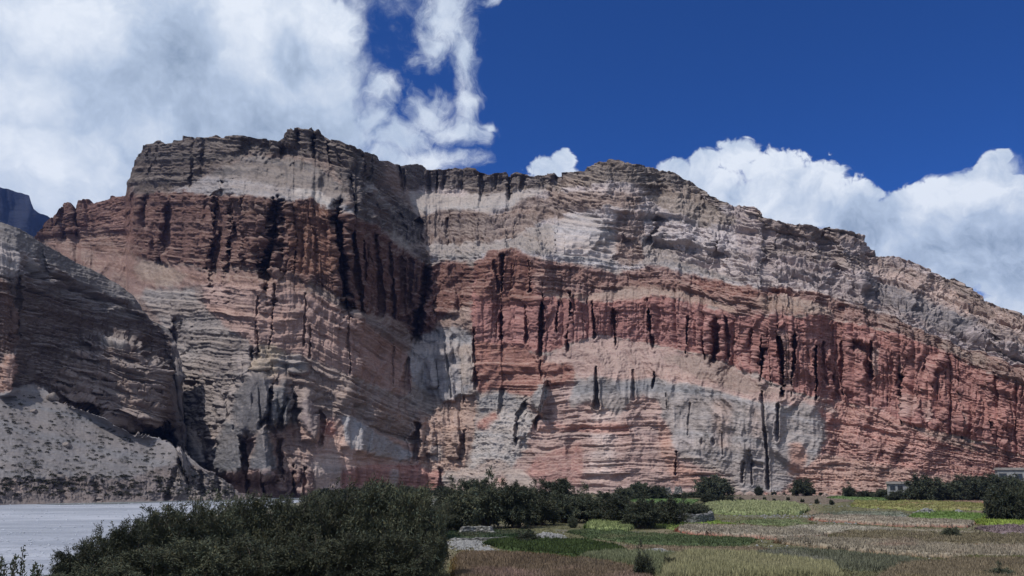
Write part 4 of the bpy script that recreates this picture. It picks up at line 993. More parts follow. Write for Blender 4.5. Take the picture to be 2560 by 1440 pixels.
fg = [  # centre px, range, top px, width px, label
    (150, 46, 1394, 120, 'lowest willow bush at the left end of the dark foreground thicket'),
    (215, 48, 1340, 130, 'willow bush with a ragged crown above the lowest left end bush'),
    (272, 50, 1312, 125, 'willow bush standing out against the pale gravel, with a notch to its right'),
    (335, 50, 1298, 130, 'tall feathery willow bush rising beside the notch over the riverbed'),
    (395, 52, 1274, 150, 'willow bush whose tip meets the pale riverbed right of the notch'),
    (462, 54, 1262, 160, 'willow bush on the rising back edge of the thicket below the scree foot'),
    (535, 56, 1254, 160, 'willow bush on the thicket edge below the grey rock spires'),
    (612, 58, 1250, 160, 'willow bush on the thicket edge just right of the grey spires'),
    (690, 58, 1252, 160, 'willow bush in front of the last bright strip of river gravel'),
    (770, 56, 1250, 170, 'willow bush next to the tall rounded willow, on its left'),
    (862, 52, 1234, 170, 'left shoulder of the tall rounded willow group in the foreground'),
    (950, 51, 1222, 210, 'tallest rounded willow of the dark foreground thicket'),
    (1030, 50, 1240, 170, 'willow with hanging dark branches right of the tallest rounded willow'),
    (1078, 49.5, 1280, 100, 'willow at the right end of the foreground thicket beside the brown field'),
]
lo = [(265, 44, 1376, 190), (390, 45, 1350, 200), (510, 46, 1340, 200), (640, 46, 1336, 210), (770, 46, 1330, 200), (900, 46, 1330, 190), (1010, 46.5, 1335, 170)]
fg += [
    (742, 78, 1250, 130, 'willow bush behind the thicket edge where the gravel strip ends'),
    (806, 82, 1236, 130, 'willow bush behind the left shoulder of the tall rounded willow'),
    (1010, 84, 1236, 130, 'willow bush filling the gap behind the hanging dark willow'),
    (1066, 82, 1252, 110, 'willow bush behind the right end of the thicket'),
    (1108, 92, 1258, 100, 'willow bush between the thicket and the long willow row'),
]
for i, (px, r, top, wd, lb) in enumerate(fg):
    willow(NEAR[i % 4], px, r, top, wd, lb, 'willows of the foreground thicket')
for i, (px, r, top, wd) in enumerate(lo):
    willow(NEAR[(i + 2) % 4], px, r, top, wd, 'dark willow bush in the front row at the bottom edge of the thicket', 'front row willows of the thicket')
mid_front = [(1150, 1318, 120, 1228), (1215, 1312, 120, 1217), (1290, 1312, 120, 1222), (1350, 1306, 110, 1226), (1410, 1300, 110, 1228), (1475, 1298, 110, 1232), (1540, 1302, 100, 1240), (1600, 1312, 110, 1238), (1665, 1306, 100, 1240), (1715, 1298, 90, 1246)]
for i, (px, base, wd, top) in enumerate(mid_front):
    willow(MID[i % 4], px, ground_r(base), top, wd, 'grey green willow in the front of the long row behind the green fields', 'willow row behind the green fields', mat=WILLOW_DARK if i % 3 else None)
mid_back = [(1130, 1275, 90, 1212, 'willow poking up beside the pale ruined walls'), (1182, 1272, 95, 1196, 'tall willow just right of the pale ruined wall stumps'), (1240, 1270, 90, 1201, 'willow second to the right of the pale ruined wall stumps'),
            (1300, 1272, 90, 1206, 'willow in front of the pale debris fan at the cliff foot'), (1345, 1270, 70, 1216, 'low willow in the dip left of the round topped one'), (1393, 1270, 105, 1196, 'round topped willow in front of the bright red cliff patch'),
            (1450, 1268, 80, 1222, 'willow right of the round topped one, below the striped pink beds'), (1520, 1262, 80, 1226, 'low willow at the thin end of the row under the striped pink beds')]
for i, (px, base, wd, top, lb) in enumerate(mid_back):
    willow(MID[(i + 1) % 4], px, ground_r(base), top, wd, lb, 'back willows of the long row', mat=WILLOW_DARK if i % 2 else None)
far = [(1752, 1294, 62, 1253, 'small round dark bush at the right end of the willow row by the stone wall'), (1560, 1246, 70, 1219, 'low dark tree left of the two far trees at the cliff foot'), (1602, 1244, 62, 1204, 'dark pointed far tree at the cliff foot under the pink beds'),
       (1640, 1244, 60, 1214, 'dark far tree next to the pointed one, left of the pale ruin'), (1690, 1243, 60, 1231, 'low dark bush below the pale far ruin'), (1735, 1240, 60, 1228, 'low dark bush just left of the big lone round tree'),
       (1783, 1239, 92, 1189, 'big lone round tree at the foot of the grey cliff'), (2008, 1234, 62, 1199, 'round dark bush alone on the field edge right of the grey cliff'), (1898, 1234, 22, 1212, 'thin upright shrub at the cliff foot under the long dark crack'),
       (2122, 1237, 34, 1211, 'small dark tree left of the low hedge and white house'), (2165, 1237, 60, 1222, 'left piece of the low dark hedge before the white house'), (2215, 1238, 60, 1219, 'right piece of the low dark hedge before the white house'),
       (2246, 1242, 56, 1222, 'low dark bush in front of the small white house'), (2312, 1244, 88, 1192, 'dense round dark tree right beside the small white house'), (2372, 1243, 80, 1203, 'lower dark tree on the right of the round tree by the house'), (2425, 1242, 80, 1192, 'dark tree in the middle of the far right grove'),
       (2478, 1241, 80, 1187, 'tall dark tree of the far right grove, left of the big house'), (2535, 1241, 80, 1192, 'dark tree in front of the big house at the right edge'), (2505, 1284, 86, 1212, 'nearer dark leaning tree standing in front of the far right grove'),
       (2552, 1282, 60, 1204, 'nearer dark tree cut by the right edge of the picture'), (820, 1254, 100, 1219, 'low olive bush behind the thicket at the river end'), (880, 1252, 80, 1219, 'olive yellow bush behind the thicket'), (938, 1250, 96, 1205, 'dark bush behind the thicket under the bright red band'),
       (1012, 1238, 60, 1215, 'left low bush of the hedge under the bright red band'), (1060, 1237, 60, 1217, 'middle low bush of the hedge under the bright red band'), (1108, 1237, 60, 1215, 'right low bush of the hedge under the bright red band')]
for i, (px, base, wd, top, lb) in enumerate(far):
    pr = ROUND[i % 2] if wd > 50 else MID[i % 4]
    willow(pr, px, min(ground_r(base), 268), top, wd, lb, None, 'tree' if top < 1206 else 'bush', WILLOW_DARK, 'tree' if top < 1206 else 'bush')
small = [(1800, 1252, 40, 1234), (1770, 1252, 44, 1228), (1826, 1252, 26, 1236), (1850, 1252, 20, 1238), (1884, 1250, 14, 1240), (1912, 1246, 10, 1236), (1970, 1246, 10, 1237), (2006, 1250, 12, 1240), (2042, 1252, 12, 1240), (2078, 1254, 12, 1241), (1935, 1250, 10, 1240), (1895, 1234, 22, 1222), (1960, 1234, 14, 1227), (1935, 1234, 16, 1224), (2054, 1234, 14, 1226)]
for i, (px, base, wd, top) in enumerate(small):
    willow(MID[i % 4], px, ground_r(base), top, wd, 'small dark shrub dotted along the far edge of the fields', 'small shrubs along the far field edge', 'shrub', WILLOW_DARK, 'shrub')
scr = [(2368, 1320, 44, 1298, 'dark low shrub between the pinkish terraces and the bright green field'), (1603, 1428, 50, 1366, 'tall grey dry shrub in front of the green crop'), (1668, 1412, 34, 1378, 'dark upright shrub left of the pale grain field'), (1316, 1349, 60, 1318, 'dark bush at the end of the rubble heap'),
       (1430, 1312, 26, 1286, 'dark little bush before the willow row, left of the yellow mound'), (2480, 1400, 60, 1374, 'dark shrub on the bank at the lower right'), (1900, 1402, 60, 1382, 'low dark shrub on the terrace bank')]
for i, (px, base, wd, top, lb) in enumerate(scr):
    willow(MID[i % 4], px, ground_r(base), top, wd, lb, None, 'shrub', None if i == 1 else WILLOW_DARK, 'shrub')
# sprouting plant on the near bank
def sprout():
    rng = np.random.default_rng(5)
    parts, st = [], []
    for (px, top, hw) in ((8, 1392, 4), (30, 1404, 5), (43, 1371, 5), (54, 1391, 4), (22, 1412, 5), (62, 1415, 4), (82, 1410, 5), (92, 1418, 5), (100, 1424, 5), (-12, 1400, 5), (-30, 1390, 5)):
        x, y, z = at(px, top, 20.0)
        xb, yb, _ = at(px + (36 - px) * 0.3, 1440, 20.0)
        zb = zg(float(xb), float(yb))
        t = np.linspace(0, 1, 8)
        pts = np.stack([xb + (x - xb) * t, yb + 0 * t + rng.normal() * 0.2, zb + (z - zb) * t ** 0.9], 1)
        st.append(tube(pts, 0.02, 0.006))
        n = 170
        s = rng.uniform(0.15, 1, n)
        q = np.stack([np.interp(s, t, pts[:, k]) for k in range(3)], 1) + rng.normal(size=(n, 3)) * 0.035 * (1.6 - s)[:, None]
        d = rng.normal(size=(n, 3)) * 0.6 + np.array([0, 0, 0.7])
        parts.append(leaves(q, d, 0.085, 0.03, rng))
    return join(parts), join(st)
(lv, lf, lc), (sv, sf) = sprout()
e = bpy.data.objects.new('bush', None); COL.objects.link(e)
x, y, _ = at(40, 1440, 20.0); e.location = (float(x), float(y), zg(float(x), float(y)))
c = link('foliage', make_mesh('foliage', lv - np.array(e.location), lf, False, lc), leaf_mat('bush_leaf', (0.075, 0.085, 0.05)), e)
link('stem', make_mesh('stem', sv - np.array(e.location), sf), BARK, e)
tag(e, 'sparse bush with upright shoots in the bottom left corner', 'bush')

# ------------------------------------------------------------------ shrubs and boulders on the scree
def clump(seed):
    rng = np.random.default_rng(seed)
    n = 90
    p = rng.normal(size=(n, 3)); p /= np.linalg.norm(p, axis=1, keepdims=True); p *= rng.uniform(0.5, 1, n)[:, None]
    p[:, 2] = np.abs(p[:, 2]) * 0.75
    p *= np.array([0.55, 0.55, 0.55])
    return make_mesh('shrub', *leaves(p, p + rng.normal(size=(n, 3)) * 0.3 + (0, 0, 0.2), 0.34, 0.16, rng)[:2], False, np.ones((4 * n, 3)))
CL = [clump(70 + i) for i in range(3)]
SCRUB = leaf_mat('scrub_leaf', (0.05, 0.048, 0.038))
poly = [(0, 1000), (60, 985), (120, 990), (200, 1030), (300, 1085), (400, 1110), (480, 1160), (560, 1210), (590, 1236), (0, 1240)]
rng = np.random.default_rng(99)
pts = []
while len(pts) < 640:
    q = (rng.uniform(0, 590), rng.uniform(985, 1240))
    if poly_mask(poly, np.array([[q[0]]]), np.array([[q[1]]]))[0, 0] and fbm2(np.array([q[0] / 60]), np.array([q[1] / 40]), 2, 3)[0] > rng.uniform(-0.9, 0.35):
        pts.append(q)
sz = 0.75 + 0.5 * rng.random(len(pts)) + np.array([0.5 if q[1] > 1190 else 0 for q in pts])
order = np.argsort(-sz)
rest = []
for n_, i in enumerate(order):
    p = lookup(HT, *pts[i])
    if n_ < 280:
        o = link('shrub', CL[n_ % 3], SCRUB, None, tuple(float(v) for v in p - np.array([0, 0, 0.08])))
        o.scale = (sz[i] * 0.95, sz[i] * 0.95, sz[i] * 0.7); o.rotation_euler = (0, 0, rng.uniform(0, 6.28))
        tag(o, 'small dark thorn shrub dotted on the grey scree slope', 'shrub', 'shrubs dotted over the scree slope')
    else:
        rest.append(leaves(np.repeat(p[None], 40, 0) + rng.normal(size=(40, 3)) * (0.28, 0.28, 0.16), rng.normal(size=(40, 3)) + (0, 0, 0.5), 0.3, 0.14, rng))
v, f, c = join(rest)
tag(link('scree_scrub', make_mesh('scree_scrub', v, f, False, c), SCRUB), 'thin dry scrub between the shrubs of the scree slope', 'scrub', kind='stuff')
ICO = None
def ico(sub=2):
    import bmesh
    bm = bmesh.new(); bmesh.ops.create_icosphere(bm, subdivisions=sub, radius=1.0)
    bm.verts.ensure_lookup_table()
    V = np.array([v.co[:] for v in bm.verts]); F = np.array([[v.index for v in f.verts] for f in bm.faces])
    bm.free()
    return V, F
IV2, IF2 = ico(2); IV3, IF3 = ico(3); IV1, IF1 = ico(1)
def stone(V, F, seed, s=(1, 1, 1), k=0.35):
    q = V * (1 + k * fbm2(V[:, 0] * 1.3 + seed * 3.1, V[:, 1] * 1.3 + V[:, 2] * 1.7, 3, seed)[:, None])
    a_ = (seed * 2.399) % 6.283
    ca, sa = math.cos(a_), math.sin(a_)
    n3 = np.array([[ca, sa, 0.3], [-sa, ca, -0.5], [0.3, -0.6, 0.8], [-0.7, 0.2, 0.6]]); n3 /= np.linalg.norm(n3, axis=1, keepdims=True)
    for nn_, lim in zip(n3, (0.62, 0.7, 0.66, 0.72)):
        dd = q @ nn_
        q = q - np.maximum(dd - lim, 0)[:, None] * nn_
    return (q @ np.array([[ca, -sa, 0], [sa, ca, 0], [0, 0, 1]])) * np.array(s), F
ROCK = plain('boulder_rock', (0.16, 0.135, 0.125), 0.95, 1.2, 0.4)
bl = [(132, 994, 15, 11, 'dark boulder at the top of the scree below the layered outcrop'), (168, 1114, 12, 8, 'rounded boulder half way down the scree slope'), (84, 1028, 10, 6, 'flat boulder high on the scree'), (150, 1192, 13, 6, 'low boulder near the scree foot above the river'), (247, 1245, 14, 4, 'dark flat boulder on the river edge')]
for i, (px, py, hw, hh, lb) in enumerate(bl):
    p = lookup(HT, px, py); k = 1 / FPX * math.hypot(p[0], p[1])
    v, f = stone(IV3, IF3, 200 + i, (hw * k, hw * k * 0.8, hh * k))
    tag(link('boulder', make_mesh('boulder', v, f, True), ROCK, None, tuple(float(a) for a in p)), lb, 'boulder')

# ------------------------------------------------------------------ fields: crops as canopies with stalks
CROP = bpy.data.materials.new('crop'); CROP.use_nodes = True
t = NT(CROP.node_tree); b = CROP.node_tree.nodes['Principled BSDF']
a = t.node('ShaderNodeAttribute'); a.attribute_name = 'Col'
nn = t.noise(t.node('ShaderNodeTexCoord').outputs['Object'], 2.5, 5, 0.65)
t.put(b.inputs['Base Color'], t.scale(a.outputs['Color'], t.mr(nn, 0.3, 0.7, 0.7, 1.3)))
b.inputs['Roughness'].default_value = 0.9; b.inputs['Specular IOR Level'].default_value = 0.1
KF = 1.08
def col_edges(poly, px):
    lo_ = np.full(px.shape, 1e9); hi_ = np.full(px.shape, -1e9)
    for i in range(len(poly)):
        (x1, y1), (x2, y2) = poly[i], poly[(i + 1) % len(poly)]
        if x1 == x2: continue
        m = (px >= min(x1, x2)) & (px <= max(x1, x2))
        y = y1 + (px - x1) * (y2 - y1) / (x2 - x1)
        lo_ = np.where(m, np.minimum(lo_, y), lo_); hi_ = np.where(m, np.maximum(hi_, y), hi_)
    return lo_, hi_
def crop(name, poly, h, top, side, label, cat, blade=0.35, dens=1.0, seed=0, mixc=None, tops=None):
    rng = np.random.default_rng(500 + seed)
    h = h * 0.6; blade = blade * 0.8
    x0 = min(p[0] for p in poly); x1 = max(p[0] for p in poly)
    M = int(max(24, (x1 - x0) / 2.5)); K = 14
    px = np.linspace(x0 + 0.5, x1 - 0.5, M)
    yt, yb = col_edges(poly, px)
    amp = np.clip((yb - yt) * 0.22, 0.5, 5)
    yt = yt + fbm2(px / 45, px * 0, 4, seed + 3, 0.6) * amp; yb = np.maximum(yb + fbm2(px / 45, px * 0 + 7, 4, seed + 4, 0.6) * amp * 1.2, yt + 0.4)
    tt = np.linspace(0, 1, K)[:, None]
    PYg = yt[None] + (yb - yt)[None] * tt
    X, Y = onground(np.repeat(px[None], K, 0), PYg)
    zb = ground_z(X, Y)
    depth = np.hypot(X[0] - X[-1], Y[0] - Y[-1])[None]
    wid = np.abs(X.max() - X.min())
    ed = np.minimum(np.minimum(tt, 1 - tt) * depth, np.minimum(np.arange(M), np.arange(M)[::-1])[None] / M * wid)
    prof = sstep(-0.05, 0.55, ed)
    Z = zb + 0.02 + h * prof * (1 + 0.18 * fbm2(X / 2.2, Y / 2.2, 4, seed + 9)) + 0.06 * fbm2(X / 0.6, Y / 0.9, 2, seed + 10) * prof
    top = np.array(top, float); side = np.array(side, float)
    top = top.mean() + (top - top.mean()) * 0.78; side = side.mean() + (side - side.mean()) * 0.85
    GW = np.array([0.99, 1.03, 0.90])
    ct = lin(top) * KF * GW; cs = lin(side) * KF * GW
    bl_ = fbm2(X / 6, Y / 9, 4, seed + 11)
    mixf = sstep(0.05, 0.5, bl_) if mixc is not None else 0 * bl_
    cc = ct[None, None] + 0 * X[..., None]
    if mixc is not None:
        cc = cc + (lin(mixc) * KF - cc) * mixf[..., None]
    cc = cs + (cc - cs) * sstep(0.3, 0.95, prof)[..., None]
    b2_ = fbm2(X / 1.6, Y / 4.0, 3, seed + 12)
    cc = cc * (1 + 0.3 * bl_ + 0.3 * b2_)[..., None]
    dry = sstep(0.1, 0.7, fbm2(X / 11, Y / 16, 4, seed + 13))[..., None] * 0.6
    cc = cc + (lin((112, 104, 90)) * KF - cc) * dry
    V = np.stack([X, Y, Z], -1).reshape(-1, 3); q = grid_faces(K, M)
    F = np.concatenate([q[:, [0, 1, 2]], q[:, [0, 2, 3]]])
    # stalks and leaves standing above the canopy
    area = float(np.mean(yb - yt) * (x1 - x0)) * 0.16
    n = int(min(30000, area * 1.5 * dens)) + 30
    ci = rng.uniform(0, M - 1.001, n); ri = rng.uniform(0, K - 1.001, n)
    c0 = ci.astype(int); r0_ = ri.astype(int)
    P = np.stack([X, Y, Z], -1)
    fc = (ci - c0)[:, None]; fr = (ri - r0_)[:, None]
    base = (P[r0_, c0] * (1 - fc) + P[r0_, c0 + 1] * fc) * (1 - fr) + (P[r0_ + 1, c0] * (1 - fc) + P[r0_ + 1, c0 + 1] * fc) * fr
    bc = cc[r0_, c0]
    rr_ = np.hypot(base[:, 0], base[:, 1])
    VV, CCs = [], []
    for k in range(4):
        a_ = rng.uniform(0, 2 * math.pi, n)
        wv = np.maximum(0.05, rr_ * 0.0010) * rng.uniform(0.6, 1.2, n)
        hv = blade * rng.uniform(0.5, 1.25, n)
        dx_ = np.cos(a_) * wv; dy_ = np.sin(a_) * wv
        o = rng.normal(size=(n, 2)) * 0.12
        p0 = base + np.stack([o[:, 0] - dx_, o[:, 1] - dy_, -0.15 + 0 * a_], 1)
        p1 = base + np.stack([o[:, 0] + dx_, o[:, 1] + dy_, -0.15 + 0 * a_], 1)
        p2 = base + np.stack([o[:, 0] + rng.normal(size=n) * 0.12, o[:, 1] + rng.normal(size=n) * 0.12, hv], 1)
        VV.append(np.stack([p0, p1, p2], 1))
        kk = rng.uniform(0.6, 1.35, n)[:, None]
        tip = bc * kk if tops is None else (bc + (lin(tops) * KF - bc) * 0.65) * kk
        CCs.append(np.stack([bc * 0.9, bc * 0.9, tip], 1))
    BV = np.concatenate(VV).reshape(-1, 3); BC = np.concatenate(CCs).reshape(-1, 3)
    F2 = np.arange(len(BV)).reshape(-1, 3) + len(V)
    me = make_mesh(name, np.concatenate([V, BV]), np.concatenate([F, F2]), False, np.concatenate([cc.reshape(-1, 3), BC]))
    return tag(link(name, me, CROP), label, cat, kind='stuff')
PINK, PINKS = (124, 110, 106), (108, 82, 70)
RED = (122, 66, 58)
FIELDS = [
    ('field_grass', [(1060, 1500), (1100, 1385), (1110, 1300), (1120, 1262), (1240, 1246), (1560, 1236), (2700, 1234), (2800, 1500)], 0.03, (88, 84, 62), (80, 76, 58), 'dry olive and brown grass between the crop strips', 'grass', 0.16, 0.30, (104, 92, 80), None),
    ('buckwheat_crop', [(1132, 1402), (1160, 1382), (1290, 1388), (1480, 1408), (1600, 1432), (1640, 1470), (1130, 1470)], 0.45, (112, 92, 80), (104, 82, 52), 'rust brown buckwheat strip at the bottom centre, ochre at its left end', 'crop', 0.3, 1.2, (124, 104, 96), None),
    ('green_crop', [(1212, 1362), (1290, 1350), (1470, 1356), (1562, 1376), (1558, 1390), (1450, 1400), (1380, 1393), (1280, 1380)], 0.45, (58, 72, 40), (46, 60, 32), 'deep green crop between the rubble heaps and the brown strip', 'crop', 0.3, 1.2, (66, 78, 46), None),
    ('green_crop', [(1420, 1332), (1480, 1327), (1600, 1334), (1700, 1340), (1890, 1352), (1870, 1366), (1700, 1368), (1590, 1363), (1480, 1348)], 0.3, (70, 82, 56), (58, 70, 46), 'dull green field in front of the red edged terrace', 'crop', 0.22, 1.0, (82, 84, 62), None),
    ('green_crop', [(1112, 1334), (1200, 1326), (1330, 1332), (1330, 1348), (1120, 1348)], 0.3, (44, 62, 42), (38, 54, 36), 'dark green strip at the foot of the willow row', 'crop', 0.25, 1.0, None, None),
    ('yellow_crop', [(1462, 1322), (1480, 1307), (1520, 1304), (1570, 1308), (1592, 1318), (1570, 1330), (1500, 1331)], 0.6, (116, 124, 82), (66, 84, 40), 'yellow green mound of crop before the willow row', 'crop', 0.35, 1.3, None, None),
    ('yellow_crop', [(1625, 1320), (1680, 1308), (1790, 1306), (1840, 1316), (1780, 1322), (1690, 1326)], 0.35, (104, 122, 56), (84, 104, 44), 'bright yellow green strip before the grey stone wall', 'crop', 0.25, 1.0, None, None),
    ('buckwheat_crop', [(1690, 1330), (1720, 1318), (1880, 1322), (2010, 1334), (2070, 1346), (1960, 1353), (1850, 1348), (1740, 1340)], 0.75, (130, 118, 112), RED, 'greyish pink buckwheat terrace with a bright red front edge', 'crop', 0.25, 1.0, None, None),
    ('grain_crop', [(1655, 1470), (1680, 1412), (1720, 1396), (1800, 1395), (1890, 1402), (2000, 1420), (2080, 1432), (2100, 1470)], 0.7, (114, 112, 84), (82, 88, 58), 'pale yellow tall grain at the bottom edge, right of centre', 'crop', 0.55, 1.6, (98, 100, 70), (150, 144, 112)),
    ('sage_crop', [(1455, 1400), (1540, 1388), (1640, 1388), (1700, 1396), (1690, 1432), (1640, 1440), (1540, 1420)], 0.4, (88, 94, 72), (72, 80, 58), 'sage green weedy patch left of the pale tall grain', 'crop', 0.45, 1.4, (76, 82, 58), (120, 122, 96)),
    ('maize_crop', [(1745, 1276), (1780, 1260), (1880, 1256), (1990, 1262), (2022, 1276), (2000, 1288), (1850, 1289), (1760, 1284)], 0.9, (124, 130, 94), (84, 94, 58), 'tall pale green maize field in front of the lone round tree', 'crop', 0.5, 1.4, (112, 118, 80), (142, 142, 110)),
    ('bare_strip', [(1800, 1246), (1870, 1238), (2110, 1238), (2150, 1250), (2060, 1262), (1960, 1256), (1880, 1250)], 0.2, (98, 84, 80), (88, 74, 68), 'brown fallow strip at the far end of the fields under the round bush', 'field', 0.1, 0.7, None, None),
    ('green_crop', [(2066, 1246), (2120, 1238), (2240, 1240), (2262, 1248), (2160, 1254)], 0.4, (82, 102, 60), (66, 86, 48), 'bright green strip in front of the low hedge', 'crop', 0.25, 1.0, None, None),
    ('yellow_crop', [(2128, 1268), (2140, 1254), (2300, 1254), (2480, 1262), (2480, 1276), (2300, 1278)], 0.6, (122, 118, 72), (98, 104, 52), 'tan yellow crop strip under the reddish strip at right', 'crop', 0.3, 1.1, (116, 98, 74), None),
    ('buckwheat_crop', [(2262, 1254), (2310, 1246), (2460, 1246), (2480, 1258), (2400, 1262), (2290, 1261)], 0.5, (122, 94, 84), (128, 72, 62), 'reddish strip below the low stone wall before the far right grove', 'crop', 0.2, 0.9, None, None),
    ('green_crop', [(2275, 1296), (2300, 1284), (2380, 1283), (2490, 1290), (2500, 1300), (2400, 1303)], 0.5, (90, 112, 56), (72, 94, 44), 'vivid green crop at the right, with a pale heap at its left end', 'crop', 0.3, 1.0, None, None),
    ('yellow_crop', [(2440, 1312), (2480, 1294), (2560, 1284), (2680, 1286), (2680, 1318), (2560, 1320)], 0.6, (116, 130, 54), (92, 110, 44), 'brightest yellow green crop at the right edge', 'crop', 0.3, 1.2, None, None),
    ('buckwheat_crop', [(2026, 1302), (2050, 1292), (2180, 1296), (2330, 1303), (2440, 1310), (2420, 1320), (2250, 1318), (2110, 1308)], 0.7, (132, 118, 112), (118, 70, 62), 'long pinkish terrace with a red left end, under the vivid green crop', 'crop', 0.22, 1.0, None, None),
    ('buckwheat_crop', [(1950, 1328), (2000, 1318), (2100, 1318), (2190, 1324), (2260, 1332), (2150, 1337), (2030, 1338)], 0.5, (136, 126, 121), (104, 80, 70), 'pale grey pink terrace in the middle of the right hand fields', 'crop', 0.2, 1.0, None, None),
    ('brown_crop', [(2070, 1346), (2120, 1334), (2300, 1335), (2480, 1342), (2680, 1346), (2680, 1364), (2400, 1370), (2200, 1360)], 0.5, (108, 96, 80), (84, 84, 54), 'brown strip with green edges across the right side', 'crop', 0.25, 1.0, (116, 104, 96), None),
    ('buckwheat_crop', [(1940, 1360), (2020, 1350), (2200, 1358), (2400, 1372), (2680, 1372), (2680, 1400), (2450, 1402), (2250, 1392), (2080, 1376)], 0.6, (132, 119, 111), (108, 86, 70), 'broad pale pink terrace at the lower right', 'crop', 0.25, 1.0, (122, 104, 92), None),
    ('weedy_strip', [(1880, 1392), (1960, 1378), (2100, 1384), (2260, 1400), (2330, 1420), (2220, 1432), (2060, 1424), (1960, 1408)], 0.25, (94, 94, 82), (76, 82, 66), 'grey green stony weeds between the pale grain and pink terrace', 'crop', 0.35, 1.1, (110, 108, 100), None),
    ('buckwheat_crop', [(2190, 1470), (2260, 1420), (2400, 1406), (2680, 1404), (2700, 1470)], 0.5, (118, 102, 88), (98, 84, 58), 'pinkish brown crop in the bottom right corner', 'crop', 0.3, 1.1, (108, 100, 74), None),
    ('purple_crop', [(2440, 1326), (2500, 1316), (2680, 1318), (2680, 1336), (2520, 1338)], 0.4, (112, 92, 104), (92, 76, 82), 'faded purple strip under the brightest yellow green crop', 'crop', 0.22, 1.0, None, None),
    ('green_crop', [(1560, 1250), (1640, 1244), (1750, 1250), (1730, 1262), (1620, 1262)], 0.3, (74, 96, 54), (60, 80, 44), 'small green field seen between the willows at the cliff foot', 'crop', 0.2, 0.8, None, None),
    ('buckwheat_crop', [(2130, 1332), (2200, 1326), (2330, 1326), (2460, 1331), (2400, 1336), (2230, 1337)], 0.3, (126, 114, 106), (96, 80, 66), 'narrow pinkish strip just above the brown strip with green edges', 'crop', 0.2, 1.0, (110, 106, 84), None),
    ('green_crop', [(1840, 1308), (1900, 1301), (2010, 1302), (2040, 1310), (1960, 1315), (1880, 1314)], 0.3, (96, 104, 72), (80, 90, 56), 'small olive green strip left of the red ended pinkish terrace', 'crop', 0.2, 1.0, (112, 104, 88), None),
    ('weedy_strip', [(2030, 1290), (2110, 1279), (2250, 1281), (2275, 1290), (2180, 1295), (2080, 1293)], 0.2, (98, 100, 92), (84, 88, 76), 'grey green stony strip left of the vivid green crop', 'crop', 0.2, 0.9, (120, 112, 104), None),
    ('stubble_strip', [(1500, 1372), (1600, 1367), (1760, 1371), (1900, 1372), (1930, 1380), (1760, 1384), (1600, 1380)], 0.2, (118, 100, 88), (92, 74, 64), 'brown stubble strip behind the sage green weeds and pale grain', 'crop', 0.2, 1.0, (104, 96, 78), None),
    ('yellow_crop', [(2480, 1352), (2520, 1346), (2600, 1348), (2600, 1356), (2520, 1358)], 0.3, (124, 128, 92), (98, 104, 66), 'small pale yellow green patch at the right edge under the purple strip', 'crop', 0.2, 1.0, None, None),
    ('green_crop', [(2390, 1400), (2450, 1392), (2560, 1394), (2680, 1398), (2680, 1406), (2480, 1408)], 0.3, (98, 98, 66), (74, 78, 46), 'narrow olive strip between the two pink crops at the bottom right', 'crop', 0.2, 1.0, (112, 100, 80), None),
]
for i, (nm, poly, h, tp, sd, lb, cat, bl_, de, mx, tops) in enumerate(FIELDS):
    crop(nm, poly, h, tp, sd, lb, cat, bl_, de, i * 7, mx, tops)

# ------------------------------------------------------------------ stones, walls and houses
PALE = plain('pale_stone', (0.165, 0.163, 0.162), 0.95, 2.5, 0.6)
GREYS = plain('grey_stone', (0.24, 0.235, 0.24), 0.95, 1.5, 0.45)
def masonry(name, col):
    m = bpy.data.materials.new(name); m.use_nodes = True
    t = NT(m.node_tree); b = m.node_tree.nodes['Principled BSDF']
    c = t.node('ShaderNodeTexCoord').outputs['Object']
    v = t.node('ShaderNodeTexVoronoi'); v.feature = 'F1'; t.put(v.inputs['Vector'], t.vm('MULTIPLY', c, (1.0, 1.0, 1.7))); v.inputs['Scale'].default_value = 2.6
    n = t.noise(c, 4.0, 5, 0.65)
    sp = t.node('ShaderNodeSeparateColor'); t.put(sp.inputs[0], v.outputs['Color'])
    k = t.m('MULTIPLY', t.mr(sp.outputs[0], 0, 1, 0.55, 1.35), t.mr(v.outputs['Distance'], 0.25, 0.6, 1.0, 0.35))
    t.put(b.inputs['Base Color'], t.scale(t.mix(t.mr(n, 0.3, 0.7), (*[x * 0.8 for x in col], 1), (*[x * 1.15 for x in col], 1)), k))
    b.inputs['Roughness'].default_value = 0.95
    bp = t.node('ShaderNodeBump'); bp.inputs['Strength'].default_value = 1.0; bp.inputs['Distance'].default_value = 0.12
    t.put(bp.inputs['Height'], t.m('SUBTRACT', n, v.outputs['Distance'])); t.put(b.inputs['Normal'], bp.outputs[0])
    return m
WALLP = masonry('pale_masonry', (0.24, 0.235, 0.225)); WALLG = masonry('grey_masonry', (0.18, 0.178, 0.18))
